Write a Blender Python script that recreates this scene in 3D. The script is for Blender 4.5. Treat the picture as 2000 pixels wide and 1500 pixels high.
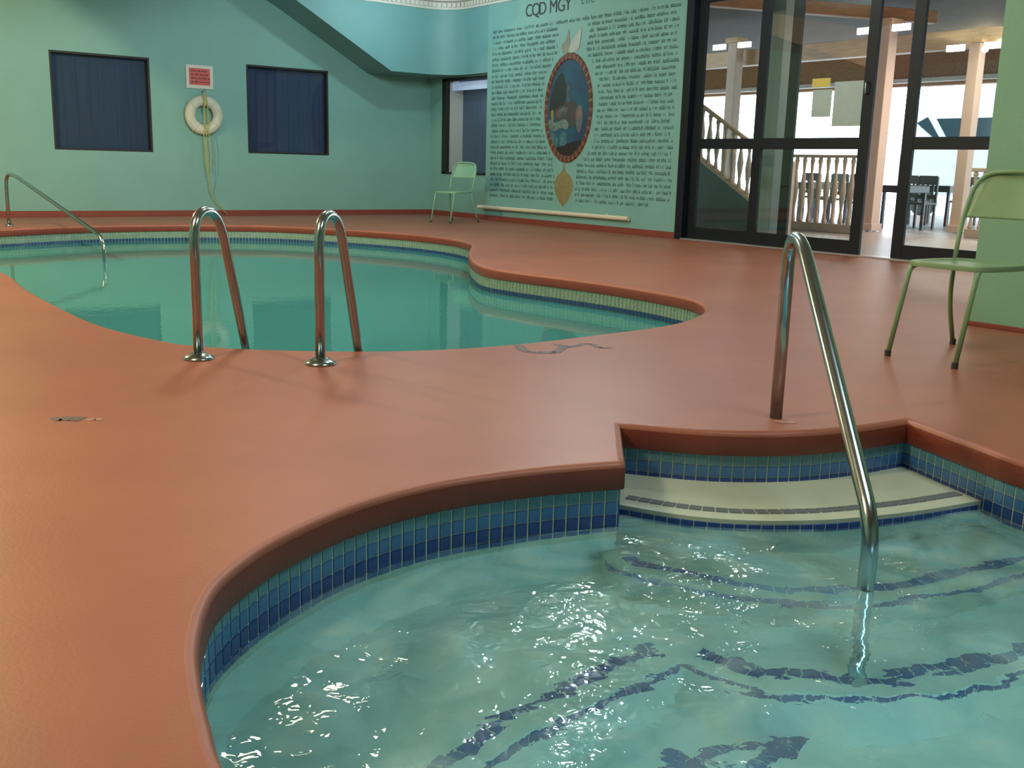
import bpy, bmesh, math, random
from mathutils import Vector, Matrix, noise
random.seed(7)
SC = bpy.context.scene
C = SC.collection
for o in list(bpy.data.objects): bpy.data.objects.remove(o)

# ------------------------------------------------------------------ camera, world, lamps, exposure
FPX, PITCH, ROLL, YAW, EYE = 2000.0, math.radians(12.0), math.radians(1.5), math.radians(36.8), 0.9
_cy, _sy = math.cos(YAW), math.sin(YAW)
FW = Vector((_sy * math.cos(PITCH), _cy * math.cos(PITCH), -math.sin(PITCH)))
_rt = Vector((_cy, -_sy, 0)); _up = _rt.cross(FW)
RT = math.cos(ROLL) * _rt + math.sin(ROLL) * _up
UP = RT.cross(FW)
cam_data = bpy.data.cameras.new('camera'); cam = bpy.data.objects.new('camera', cam_data); C.objects.link(cam)
cam.matrix_world = Matrix(((RT.x, UP.x, -FW.x, 0), (RT.y, UP.y, -FW.y, 0), (RT.z, UP.z, -FW.z, EYE), (0, 0, 0, 1)))
cam_data.sensor_width = 36; cam_data.lens = 36 * FPX / 2000; cam_data.clip_start = 0.02; cam_data.clip_end = 300
SC.camera = cam

world = bpy.data.worlds.new('world'); SC.world = world; world.use_nodes = True
bg = world.node_tree.nodes['Background']; bg.inputs[0].default_value = (0.78, 0.90, 1.0, 1); bg.inputs[1].default_value = 6.0

def lamp(name, kind, loc, power, color, size=0.3, target=None, size_y=None, spot=None, blend=0.4):
    d = bpy.data.lights.new(name, kind); d.energy = power; d.color = color
    if kind == 'AREA':
        d.size = size
        if size_y: d.shape = 'RECTANGLE'; d.size_y = size_y
    else: d.shadow_soft_size = size
    if kind == 'SPOT': d.spot_size = math.radians(spot); d.spot_blend = blend
    o = bpy.data.objects.new(name, d); C.objects.link(o); o.location = loc
    if target is not None:
        o.rotation_euler = (Vector(target) - Vector(loc)).to_track_quat('-Z', 'Y').to_euler()
    return o
lamp('warm_ceiling_lamp', 'POINT', (0.2, 11.5, 3.4), 680, (1.0, 0.80, 0.46), 0.06)
lamp('warm_near_lamp', 'POINT', (-1.0, 3.3, 3.4), 285, (1.0, 0.80, 0.52), 0.25)
lamp('warm_panel_lamp', 'AREA', (3.3, 7.35, 3.3), 60, (1.0, 0.80, 0.6), 0.5, target=(3.3, 7.35, 0))
lamp('cool_far_lamp', 'POINT', (8.55, 14.1, 3.42), 50, (0.70, 0.92, 1.0), 0.06)
lamp('cool_middle_lamp', 'POINT', (6.4, 7.3, 3.3), 150, (0.80, 0.97, 1.0), 0.11)
lamp('cool_near_lamp', 'POINT', (4.4, 5.2, 3.35), 40, (0.9, 0.96, 1.0), 0.06)
lamp('door_side_lamp', 'POINT', (9.3, 8.1, 3.3), 24, (0.95, 0.97, 1.0), 0.09)  # added light, placed to give glints on the spa ripples
lamp('added_fill_panel', 'AREA', (5.4, 10.4, 3.55), 145, (0.80, 1.0, 0.97), 1.0, target=(6.2, 16.0, 1.0), size_y=0.8)  # added fill, tilted to brighten the back wall
lamp('added_fill_panel', 'AREA', (3.0, 0.6, 3.6), 58, (0.86, 0.98, 1.0), 1.4, target=(3.0, 0.6, 0), size_y=0.9)  # added fill above the spa, lifts the water and steps
lamp('added_spa_fill', 'AREA', (1.7, 0.0, -0.45), 6.5, (0.55, 0.86, 1.0), 0.5, target=(2.0, 2.2, -0.3))  # added underwater fill, brightens the submerged steps
lamp('added_reveal_fill', 'AREA', (10.30, 14.75, 1.9), 0.9, (0.95, 0.95, 0.9), 0.12, target=(10.32, 15.74, 1.6), size_y=0.12)  # added fill aimed at the pale reveal of the corner window
lamp('added_lobby_fill', 'AREA', (15.5, 8.0, 3.1), 170, (1.0, 0.86, 0.72), 2.5, target=(15.5, 8.0, 0))  # added warm fill that gives the lobby columns their tan look
lamp('added_lobby_point', 'POINT', (13.0, 8.5, 2.6), 60, (1.0, 0.82, 0.62), 0.2)  # second added warm fill for the lobby
SC.view_settings.view_transform = 'Standard'; SC.view_settings.look = 'None'
SC.view_settings.exposure = 0.25; SC.view_settings.gamma = 1.0
try: SC.view_settings.use_curve_mapping = False
except Exception: pass
SC.cycles.max_bounces = 10; SC.cycles.transparent_max_bounces = 16
SC.cycles.use_denoising = True
SC.cycles.sample_clamp_indirect = 6

# ------------------------------------------------------------------ pixel (2000 x 1500) to real place
def ray(x, y): return FW * FPX + RT * (x - 1000) - UP * (y - 750)
def F(x, y, z=0.0):
    d = ray(x, y); return Vector((0, 0, EYE)) + d * ((z - EYE) / d.z)
def onX(x, y, X): d = ray(x, y); return Vector((0, 0, EYE)) + d * (X / d.x)
def onY(x, y, Y): d = ray(x, y); return Vector((0, 0, EYE)) + d * (Y / d.y)
WATER = -0.22
def U(x, y, z):          # place seen through the calm water surface
    d = ray(x, y).normalized(); p = Vector((0, 0, EYE)) + d * ((WATER - EYE) / d.z)
    sx, sy = d.x / 1.33, d.y / 1.33; c = -math.sqrt(1 - sx * sx - sy * sy); k = (z - WATER) / c
    return Vector((p.x + sx * k, p.y + sy * k, z))

# ------------------------------------------------------------------ materials
def _n(nt, t, **kw):
    n = nt.nodes.new(t)
    for k, v in kw.items(): setattr(n, k, v)
    return n
def mat(name, col, rough=0.5, metal=0.0, var=0.0, vscale=4.0, bump=0.0, bscale=60.0, col2=None, spec=0.5, stretch=None, emit=None, coat=0.0, rvar=0.0):
    m = bpy.data.materials.new(name); m.use_nodes = True; nt = m.node_tree
    b = nt.nodes['Principled BSDF']
    b.inputs['Base Color'].default_value = (*col, 1); b.inputs['Roughness'].default_value = rough
    b.inputs['Metallic'].default_value = metal; b.inputs['Specular IOR Level'].default_value = spec
    if coat: b.inputs['Coat Weight'].default_value = coat; b.inputs['Coat Roughness'].default_value = 0.12
    tc = _n(nt, 'ShaderNodeTexCoord'); mp = _n(nt, 'ShaderNodeMapping'); nt.links.new(tc.outputs['Object'], mp.inputs['Vector'])
    if stretch: mp.inputs['Scale'].default_value = stretch
    if var or col2 or rvar:
        tx = _n(nt, 'ShaderNodeTexNoise'); tx.inputs['Scale'].default_value = vscale; tx.inputs['Detail'].default_value = 5
        tx.inputs['Roughness'].default_value = 0.6
        nt.links.new(mp.outputs[0], tx.inputs['Vector'])
        mr = _n(nt, 'ShaderNodeMapRange'); mr.inputs['From Min'].default_value = 0.3; mr.inputs['From Max'].default_value = 0.7
        nt.links.new(tx.outputs['Fac'], mr.inputs['Value'])
        if var or col2:
            mx = _n(nt, 'ShaderNodeMix', data_type='RGBA')
            c2 = col2 or tuple(c * (1 - var) for c in col)
            mx.inputs[6].default_value = (*col, 1); mx.inputs[7].default_value = (*c2, 1)
            nt.links.new(mr.outputs[0], mx.inputs[0]); nt.links.new(mx.outputs[2], b.inputs['Base Color'])
        if rvar:
            m2 = _n(nt, 'ShaderNodeMapRange'); m2.inputs['To Min'].default_value = rough - rvar; m2.inputs['To Max'].default_value = rough + rvar
            nt.links.new(mr.outputs[0], m2.inputs['Value']); nt.links.new(m2.outputs[0], b.inputs['Roughness'])
    if bump:
        tb = _n(nt, 'ShaderNodeTexNoise'); tb.inputs['Scale'].default_value = bscale; tb.inputs['Detail'].default_value = 3
        nt.links.new(mp.outputs[0], tb.inputs['Vector'])
        bp = _n(nt, 'ShaderNodeBump'); bp.inputs['Strength'].default_value = bump; bp.inputs['Distance'].default_value = 0.01
        nt.links.new(tb.outputs['Fac'], bp.inputs['Height']); nt.links.new(bp.outputs[0], b.inputs['Normal'])
    if emit: b.inputs['Emission Color'].default_value = (*emit[0], 1); b.inputs['Emission Strength'].default_value = emit[1]
    return m
def thin_glass(name, tint=(1, 1, 1), rough=0.0, base=1.45, add=0.0):
    m = bpy.data.materials.new(name); m.use_nodes = True; nt = m.node_tree; nt.nodes.remove(nt.nodes['Principled BSDF'])
    out = nt.nodes['Material Output']; t = _n(nt, 'ShaderNodeBsdfTransparent'); g = _n(nt, 'ShaderNodeBsdfGlossy')
    t.inputs[0].default_value = (*tint, 1); g.inputs['Roughness'].default_value = rough
    fr = _n(nt, 'ShaderNodeFresnel'); fr.inputs[0].default_value = base
    if add >= 0:      # panes are closed boxes: the same mirror strength on both sides
        nt.nodes.remove(fr); lw_ = _n(nt, 'ShaderNodeLayerWeight'); lw_.inputs[0].default_value = 0.5
        pw = _n(nt, 'ShaderNodeMath', operation='POWER'); pw.inputs[1].default_value = 5.0; nt.links.new(lw_.outputs['Facing'], pw.inputs[0])
        fr = _n(nt, 'ShaderNodeMath', operation='MULTIPLY_ADD'); fr.inputs[1].default_value = 0.92; fr.inputs[2].default_value = 0.03; nt.links.new(pw.outputs[0], fr.inputs[0])
    ad = _n(nt, 'ShaderNodeMath', operation='ADD'); ad.inputs[1].default_value = max(add, 0.0); nt.links.new(fr.outputs[0], ad.inputs[0])
    mx = _n(nt, 'ShaderNodeMixShader'); nt.links.new(ad.outputs[0], mx.inputs[0]); nt.links.new(t.outputs[0], mx.inputs[1]); nt.links.new(g.outputs[0], mx.inputs[2])
    nt.links.new(mx.outputs[0], out.inputs['Surface'])
    return m, nt, g, fr
def water_mat(name, tint, refract, scales, strength, dist):
    if refract:
        m = bpy.data.materials.new(name); m.use_nodes = True; nt = m.node_tree; nt.nodes.remove(nt.nodes['Principled BSDF'])
        out = nt.nodes['Material Output']
        rf = _n(nt, 'ShaderNodeBsdfRefraction'); rf.inputs['IOR'].default_value = 1.33; rf.inputs['Roughness'].default_value = 0.05; rf.inputs[0].default_value = (*tint, 1)
        g = _n(nt, 'ShaderNodeBsdfGlossy'); g.inputs['Roughness'].default_value = 0.012
        fr = _n(nt, 'ShaderNodeFresnel'); fr.inputs[0].default_value = 1.33
        mx = _n(nt, 'ShaderNodeMixShader'); nt.links.new(fr.outputs[0], mx.inputs[0]); nt.links.new(rf.outputs[0], mx.inputs[1]); nt.links.new(g.outputs[0], mx.inputs[2])
        # fine suspended bubbles make the churned water slightly milky
        df = _n(nt, 'ShaderNodeBsdfDiffuse'); df.inputs[0].default_value = (0.36, 0.70, 0.66, 1)
        tb = _n(nt, 'ShaderNodeTexNoise'); tb.inputs['Scale'].default_value = 4.0; tb.inputs['Detail'].default_value = 4; tb.inputs['Distortion'].default_value = 2.0
        cr = _n(nt, 'ShaderNodeValToRGB'); e = cr.color_ramp.elements; e[0].position = 0.40; e[0].color = (0.44, 0.70, 0.66, 1); e[1].position = 0.62; e[1].color = (0.27, 0.60, 0.70, 1)  # bluish ramp end paints patches of reflected daylight into the water colour
        tcb = _n(nt, 'ShaderNodeTexCoord'); nt.links.new(tcb.outputs['Object'], tb.inputs['Vector']); nt.links.new(tb.outputs['Fac'], cr.inputs[0]); nt.links.new(cr.outputs[0], df.inputs[0])
        tn = _n(nt, 'ShaderNodeTexNoise'); tn.inputs['Scale'].default_value = 3.4; tn.inputs['Detail'].default_value = 9; tn.inputs['Distortion'].default_value = 1.0
        tc = _n(nt, 'ShaderNodeTexCoord'); nt.links.new(tc.outputs['Object'], tn.inputs['Vector'])
        mr = _n(nt, 'ShaderNodeMapRange'); mr.inputs['From Min'].default_value = 0.42; mr.inputs['From Max'].default_value = 0.75; mr.inputs['To Min'].default_value = 0.07; mr.inputs['To Max'].default_value = 0.42
        nt.links.new(tn.outputs['Fac'], mr.inputs['Value'])
        m2 = _n(nt, 'ShaderNodeMixShader'); nt.links.new(mr.outputs[0], m2.inputs[0]); nt.links.new(mx.outputs[0], m2.inputs[1]); nt.links.new(df.outputs[0], m2.inputs[2])
        nt.links.new(m2.outputs[0], out.inputs['Surface'])
        targets = [rf, g, fr]
    else:
        m, nt, g, fr = thin_glass(name, tint, 0.03, 1.33, -1.0)
        mix0 = [n for n in nt.nodes if n.type == 'MIX_SHADER'][0]; tr = [n for n in nt.nodes if n.type == 'BSDF_TRANSPARENT'][0]
        df = _n(nt, 'ShaderNodeBsdfDiffuse'); df.inputs[0].default_value = (0.085, 0.40, 0.38, 1)      # cloudy pool water
        m2 = _n(nt, 'ShaderNodeMixShader'); m2.inputs[0].default_value = 0.62
        nt.links.new(tr.outputs[0], m2.inputs[1]); nt.links.new(df.outputs[0], m2.inputs[2]); nt.links.new(m2.outputs[0], mix0.inputs[1])
        targets = [g, fr]
    tc = _n(nt, 'ShaderNodeTexCoord'); prev = None
    for sc_, st in zip(scales, strength):
        tn = _n(nt, 'ShaderNodeTexNoise'); tn.inputs['Scale'].default_value = sc_; tn.inputs['Detail'].default_value = 2; tn.inputs['Distortion'].default_value = 0.6
        nt.links.new(tc.outputs['Object'], tn.inputs['Vector'])
        bp = _n(nt, 'ShaderNodeBump'); bp.inputs['Strength'].default_value = st; bp.inputs['Distance'].default_value = dist
        nt.links.new(tn.outputs['Fac'], bp.inputs['Height'])
        if prev: nt.links.new(prev.outputs[0], bp.inputs['Normal'])
        prev = bp
    for t in targets: nt.links.new(prev.outputs[0], t.inputs['Normal'])
    if refract:      # tiny capillary ripples only break up the mirror glints
        tn = _n(nt, 'ShaderNodeTexNoise'); tn.inputs['Scale'].default_value = 17; tn.inputs['Detail'].default_value = 1; tn.inputs['Distortion'].default_value = 1.2
        nt.links.new(tc.outputs['Object'], tn.inputs['Vector'])
        bp = _n(nt, 'ShaderNodeBump'); bp.inputs['Strength'].default_value = 0.28; bp.inputs['Distance'].default_value = dist
        nt.links.new(tn.outputs['Fac'], bp.inputs['Height']); nt.links.new(prev.outputs[0], bp.inputs['Normal'])
        nt.links.new(bp.outputs[0], targets[1].inputs['Normal'])
    return m

M = {}
M['wall'] = mat('teal_wall_paint', (0.185, 0.375, 0.345), 0.55, var=0.08, vscale=2.0, bump=0.15, bscale=120)
M['bulk'] = mat('bulkhead_paint_cool_lit', (0.145, 0.32, 0.325), 0.55, var=0.07, vscale=2.0, bump=0.15, bscale=120)  # same paint as the walls, with cool bluish light put into the colour
M['green'] = mat('green_wall_paint', (0.205, 0.415, 0.285), 0.5, var=0.08, vscale=2.0, bump=0.15, bscale=120)
M['ceil'] = mat('ceiling_paint', (0.42, 0.40, 0.34), 0.8, var=0.1, vscale=3)
M['deck'] = mat('painted_deck', (0.335, 0.118, 0.068), 0.45, spec=0.4, col2=(0.275, 0.088, 0.054), vscale=1.1, bump=0.06, bscale=90)
M['coping'] = mat('coping_paint', (0.20, 0.038, 0.020), 0.42, var=0.18, vscale=6, bump=0.2, bscale=90)
M['base'] = mat('baseboard_paint', (0.22, 0.045, 0.03), 0.5, var=0.15, vscale=5)
M['grout'] = mat('grout', (0.52, 0.58, 0.40), 0.7, var=0.12, vscale=20)
M['plaster'] = mat('spa_plaster', (0.66, 0.76, 0.64), 0.6, var=0.10, vscale=5, bump=0.1, bscale=60)
M['step'] = mat('step_plaster', (0.44, 0.50, 0.38), 0.6, var=0.12, vscale=5)
M['poolpl'] = mat('pool_plaster', (0.16, 0.40, 0.39), 0.6, var=0.06, vscale=2)
M['t0'] = mat('tile_teal', (0.10, 0.27, 0.36), 0.22, var=0.25, vscale=25, coat=0.3)
M['t1'] = mat('tile_blue', (0.05, 0.17, 0.40), 0.2, var=0.25, vscale=25, coat=0.3)
M['t2'] = mat('tile_navy', (0.016, 0.06, 0.28), 0.2, var=0.3, vscale=25, coat=0.3)
M['p0'] = mat('pool_tile_sage', (0.20, 0.31, 0.24), 0.25, var=0.2, vscale=12)
M['p1'] = mat('pool_tile_blue', (0.018, 0.065, 0.17), 0.25, var=0.2, vscale=12)
M['chrome'] = mat('stainless_tube', (0.42, 0.50, 0.52), 0.19, 1.0, var=0.12, vscale=8, rvar=0.04)
M['white'] = mat('white_trim', (0.62, 0.58, 0.52), 0.5, var=0.06, vscale=8)
M['cream'] = mat('cream_plastic', (0.66, 0.58, 0.46), 0.45, var=0.08, vscale=6)
M['frame'] = mat('dark_bronze_frame', (0.006, 0.009, 0.014), 0.5, 0.0, spec=0.25, var=0.2, vscale=4)
M['winframe'] = mat('black_window_frame', (0.010, 0.010, 0.009), 0.6, var=0.2, vscale=4)
M['backing'] = mat('unlit_room_navy', (0.035, 0.055, 0.13), 0.8, var=0.25, vscale=3, stretch=(6, 6, 0.4))  # navy colour paints the unlit room behind the back windows
M['glass'] = thin_glass('door_glass', (0.93, 0.97, 0.96), 0.0, 1.45, 0.01)[0]
M['wglass'] = thin_glass('window_glass', (0.9, 0.93, 0.95), 0.0, 1.4)[0]
M['chair'] = mat('green_chair_enamel', (0.20, 0.33, 0.17), 0.42, var=0.1, vscale=10)
M['chair2'] = mat('faded_chair_enamel', (0.20, 0.40, 0.28), 0.4, var=0.1, vscale=10)
M['rubber'] = mat('dark_rubber', (0.03, 0.035, 0.03), 0.7, var=0.2)
M['ring'] = mat('ring_shell', (0.60, 0.58, 0.48), 0.5, var=0.12, vscale=9)
M['rope'] = mat('yellow_rope', (0.48, 0.44, 0.10), 0.8, var=0.2, vscale=40)
M['signred'] = mat('sign_red', (0.58, 0.09, 0.07), 0.5, var=0.15, vscale=14)
M['ink'] = mat('mural_ink', (0.10, 0.23, 0.225), 0.7, var=0.25, vscale=9)
M['black'] = mat('black_paint', (0.012, 0.02, 0.022), 0.6, var=0.2, vscale=20)
M['gold'] = mat('mural_ochre', (0.24, 0.20, 0.085), 0.6, var=0.2, vscale=12)
M['tan'] = mat('lobby_column_paint', (0.50, 0.37, 0.29), 0.6, var=0.08, vscale=3)
M['wood'] = mat('lobby_wood', (0.42, 0.18, 0.07), 0.5, var=0.45, vscale=3, stretch=(1, 8, 8))
M['wood2'] = mat('lobby_light_wood', (0.62, 0.40, 0.24), 0.5, var=0.3, vscale=3, stretch=(1, 8, 8))
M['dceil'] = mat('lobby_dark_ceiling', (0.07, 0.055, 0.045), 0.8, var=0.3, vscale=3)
M['tilefloor'] = mat('lobby_floor_tile', (0.34, 0.29, 0.27), 0.35, var=0.12, vscale=1.5)
M['grey'] = mat('grey_wall', (0.20, 0.22, 0.21), 0.6, var=0.08, vscale=2)
M['stair'] = mat('stair_green', (0.06, 0.10, 0.09), 0.7, var=0.3, vscale=2)
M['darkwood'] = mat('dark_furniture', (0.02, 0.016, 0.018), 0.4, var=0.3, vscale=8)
M['snow'] = mat('bright_ground', (0.8, 0.82, 0.85), 0.8, var=0.05, vscale=1)
M['vanwhite'] = mat('white_bodywork', (0.75, 0.78, 0.8), 0.25, var=0.03, vscale=1)
M['vanglass'] = mat('vehicle_glass', (0.02, 0.05, 0.07), 0.1, var=0.2)
M['paper'] = mat('taped_paper', (0.36, 0.42, 0.38), 0.8, var=0.12, vscale=12)
M['yellowp'] = mat('yellow_paper', (0.55, 0.42, 0.10), 0.8, var=0.1, vscale=12)
M['tubelight'] = mat('tube_light', (0.9, 0.9, 0.9), 0.5, emit=((0.85, 0.95, 1.0), 2.2))
M['tube2'] = mat('dim_tube', (0.7, 0.75, 0.8), 0.5, emit=((0.5, 0.62, 0.95), 0.32))
M['spawater'] = water_mat('spa_water', (0.66, 0.91, 0.98), True, (7, 24), (0.6, 0.07), 0.012)
M['poolwater'] = water_mat('pool_water', (0.50, 0.88, 0.86), False, (2.5, 14), (0.06, 0.04), 0.01)
M['stain'] = mat('worn_paint_mark', (0.05, 0.07, 0.08), 0.6, col2=(0.17, 0.075, 0.06), vscale=10)
M['chalk'] = mat('pale_paint_mark', (0.42, 0.30, 0.26), 0.6, col2=(0.36, 0.13, 0.08), vscale=14)

# ------------------------------------------------------------------ building helpers
def tag(o, label=None, cat=None, group=None, kind=None):
    if label: o['label'] = label
    if cat: o['category'] = cat
    if group: o['group'] = group
    if kind: o['kind'] = kind
    return o
def link(name, me, parent=None, loc=None):
    o = bpy.data.objects.new(name, me); C.objects.link(o)
    if parent is not None: o.parent = parent
    if loc is not None: o.location = loc
    return o
def empty(name, loc=(0, 0, 0), rz=0, label=None, cat=None, group=None, kind=None):
    o = link(name, None, None, loc); o.rotation_euler = (0, 0, rz); o.empty_display_size = 0.1
    return tag(o, label, cat, group, kind)
class MB:
    def __init__(s): s.v = []; s.f = []; s.mi = []; s.cur = 0
    def add(s, vs, fs):
        n = len(s.v); s.v += [tuple(v) for v in vs]; s.f += [tuple(i + n for i in f) for f in fs]; s.mi += [s.cur] * len(fs); return s
    def box(s, a, b):
        x0, x1 = sorted((a[0], b[0])); y0, y1 = sorted((a[1], b[1])); z0, z1 = sorted((a[2], b[2]))
        return s.add([(x0, y0, z0), (x1, y0, z0), (x1, y1, z0), (x0, y1, z0), (x0, y0, z1), (x1, y0, z1), (x1, y1, z1), (x0, y1, z1)],
                     [(0, 3, 2, 1), (4, 5, 6, 7), (0, 1, 5, 4), (1, 2, 6, 5), (2, 3, 7, 6), (3, 0, 4, 7)])
    def obox(s, mtx, hx, hy, hz):     # oriented box
        vs = [mtx @ Vector((x * hx, y * hy, z * hz)) for z in (-1, 1) for y in (-1, 1) for x in (-1, 1)]
        return s.add(vs, [(0, 2, 3, 1), (4, 5, 7, 6), (0, 1, 5, 4), (1, 3, 7, 5), (3, 2, 6, 7), (2, 0, 4, 6)])
    def tube(s, path, r, seg=12, caps=True):
        path = [Vector(p) for p in path]; rings = []; n0 = None
        for i, p in enumerate(path):
            a = path[max(i - 1, 0)]; b = path[min(i + 1, len(path) - 1)]; t = (b - a).normalized()
            if n0 is None: n0 = t.orthogonal().normalized()
            n0 = (n0 - t * n0.dot(t)).normalized(); bn = t.cross(n0)
            rr = r[i] if isinstance(r, (list, tuple)) else r
            rings.append([p + (n0 * math.cos(2 * math.pi * k / seg) + bn * math.sin(2 * math.pi * k / seg)) * rr for k in range(seg)])
        vs = [v for rg in rings for v in rg]; fs = []
        for i in range(len(rings) - 1):
            for k in range(seg):
                k2 = (k + 1) % seg; fs.append((i * seg + k, i * seg + k2, (i + 1) * seg + k2, (i + 1) * seg + k))
        if caps: fs.append(tuple(range(seg - 1, -1, -1))); fs.append(tuple((len(rings) - 1) * seg + k for k in range(seg)))
        return s.add(vs, fs)
    def lathe(s, prof, c=(0, 0, 0), seg=24, ax=None):
        vs = []; fs = []
        for (r, z) in prof:
            for k in range(seg):
                a = 2 * math.pi * k / seg; v = Vector((r * math.cos(a), r * math.sin(a), z))
                if ax is not None: v = ax @ v
                vs.append(v + Vector(c))
        for i in range(len(prof) - 1):
            for k in range(seg):
                k2 = (k + 1) % seg; fs.append((i * seg + k, i * seg + k2, (i + 1) * seg + k2, (i + 1) * seg + k))
        fs.append(tuple(range(seg - 1, -1, -1))); fs.append(tuple((len(prof) - 1) * seg + k for k in range(seg)))
        return s.add(vs, fs)
    def prism(s, poly, z0, z1):
        n = len(poly); vs = [(p[0], p[1], z0) for p in poly] + [(p[0], p[1], z1) for p in poly]
        fs = [tuple(range(n - 1, -1, -1)), tuple(range(n, 2 * n))] + [(i, (i + 1) % n, n + (i + 1) % n, n + i) for i in range(n)]
        return s.add(vs, fs)
    def mesh(s, name, m, smooth=False):
        me = bpy.data.meshes.new(name); me.from_pydata(s.v, [], s.f); me.update()
        for x in (m if isinstance(m, (list, tuple)) else [m]): me.materials.append(x)
        if any(s.mi): me.polygons.foreach_set('material_index', s.mi)
        if smooth: me.polygons.foreach_set('use_smooth', [True] * len(me.polygons)); 
        return me
    def build(s, name, m, parent=None, smooth=False, bevel=0, auto=None):
        o = link(name, s.mesh(name, m, smooth), parent)
        if bevel:
            b = o.modifiers.new('bevel', 'BEVEL'); b.width = bevel; b.segments = 2; b.limit_method = 'ANGLE'
        if auto: 
            for e in o.data.polygons: e.use_smooth = True
            o.data.set_sharp_from_angle(angle=math.radians(auto))
        return o
def bez(pts, r=0.1, n=6):            # polyline with rounded corners
    pts = [Vector(p) for p in pts]; out = [pts[0]]
    for i in range(1, len(pts) - 1):
        a, b, c = pts[i - 1], pts[i], pts[i + 1]
        d1 = min(r, (a - b).length * 0.49); d2 = min(r, (c - b).length * 0.49)
        p, q = b + (a - b).normalized() * d1, b + (c - b).normalized() * d2
        for k in range(n + 1):
            t = k / n; out.append(p * (1 - t) ** 2 + b * 2 * t * (1 - t) + q * t * t)
    out.append(pts[-1]); return out
def smooth_path(pts, corners=(), closed=True, sub=8):
    """Catmull-Rom through 2-D points; indices in corners stay sharp."""
    n = len(pts); P = [Vector((p[0], p[1])) for p in pts]; out = []; flags = []
    for i in range(n if closed else n - 1):
        p0, p1, p2, p3 = P[(i - 1) % n], P[i], P[(i + 1) % n], P[(i + 2) % n]
        if i in corners or (not closed and i == 0): p0 = p1 * 2 - p2 if not closed or i in corners else p0
        if (i + 1) % n in corners or (not closed and i == n - 2): p3 = p2 * 2 - p1
        d = lambda a, b: max((a - b).length, 1e-4) ** 0.5
        t0 = 0; t1 = t0 + d(p0, p1); t2 = t1 + d(p1, p2); t3 = t2 + d(p2, p3)
        for k in range(sub):
            t = t1 + (t2 - t1) * k / sub
            A1 = p0 * ((t1 - t) / (t1 - t0)) + p1 * ((t - t0) / (t1 - t0)); A2 = p1 * ((t2 - t) / (t2 - t1)) + p2 * ((t - t1) / (t2 - t1)); A3 = p2 * ((t3 - t) / (t3 - t2)) + p3 * ((t - t2) / (t3 - t2))
            B1 = A1 * ((t2 - t) / (t2 - t0)) + A2 * ((t - t0) / (t2 - t0)); B2 = A2 * ((t3 - t) / (t3 - t1)) + A3 * ((t - t1) / (t3 - t1))
            out.append(B1 * ((t2 - t) / (t2 - t1)) + B2 * ((t - t1) / (t2 - t1))); flags.append(k == 0 and i in corners)
    if not closed: out.append(P[-1]); flags.append(False)
    return out, flags
def area2(p): return sum(p[i].x * p[(i + 1) % len(p)].y - p[(i + 1) % len(p)].x * p[i].y for i in range(len(p)))
def offset(poly, d, closed=True):    # d > 0 : to the left of travel
    n = len(poly); out = []
    for i in range(n):
        if closed: a, b, c = poly[i - 1], poly[i], poly[(i + 1) % n]
        else: a, b, c = poly[max(i - 1, 0)], poly[i], poly[min(i + 1, n - 1)]
        t1 = (b - a) if (b - a).length > 1e-9 else (c - b); t2 = (c - b) if (c - b).length > 1e-9 else (b - a)
        t1 = t1.normalized(); t2 = t2.normalized()
        n1 = Vector((-t1.y, t1.x)); n2 = Vector((-t2.y, t2.x)); m = (n1 + n2)
        if m.length < 1e-6: m = n1
        m.normalize(); k = d / max(0.5, m.dot(n1)); out.append(b + m * k)
    return out
def strip(loops, closed=True):       # loops: lists of 3-D points, quads between them
    mb = MB(); n = len(loops[0]); vs = [v for l in loops for v in l]; fs = []
    for j in range(len(loops) - 1):
        for i in range(n if closed else n - 1):
            i2 = (i + 1) % n; fs.append((j * n + i, j * n + i2, (j + 1) * n + i2, (j + 1) * n + i))
    return mb.add(vs, fs)
def filled(name, outer, holes, z, m, parent=None):
    bm = bmesh.new(); edges = []
    for lp in [outer] + holes:
        vs = [bm.verts.new((p[0], p[1], z)) for p in lp]
        edges += [bm.edges.new((vs[i], vs[(i + 1) % len(vs)])) for i in range(len(vs))]
    bmesh.ops.triangle_fill(bm, edges=edges, use_beauty=True, use_dissolve=False)
    bmesh.ops.recalc_face_normals(bm, faces=bm.faces)
    if bm.faces and sum(f.normal.z for f in bm.faces) < 0: bmesh.ops.reverse_faces(bm, faces=bm.faces)
    me = bpy.data.meshes.new(name); bm.to_mesh(me); bm.free(); me.materials.append(m)
    return link(name, me, parent)
def resample(poly, step, closed=False, flags=None):
    """points with tangent every step along a polyline"""
    P = list(poly) + ([poly[0]] if closed else []); out = []
    L = [0]
    for i in range(len(P) - 1): L.append(L[-1] + (P[i + 1] - P[i]).length)
    n = max(1, int(round(L[-1] / step))); st = L[-1] / n; j = 0
    for k in range(n):
        s = (k + 0.5) * st
        while j < len(P) - 2 and L[j + 1] < s: j += 1
        t = (s - L[j]) / max(L[j + 1] - L[j], 1e-9); out.append((P[j].lerp(P[j + 1], t), (P[j + 1] - P[j]).normalized()))
    return out, st
def split_corners(poly, flags):
    idx = [i for i, f in enumerate(flags) if f]
    if not idx: return [poly + [poly[0]]]
    segs = []
    for a, b in zip(idx, idx[1:] + [idx[0] + len(poly)]):
        segs.append([poly[i % len(poly)] for i in range(a, b + 1)])
    return segs

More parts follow.
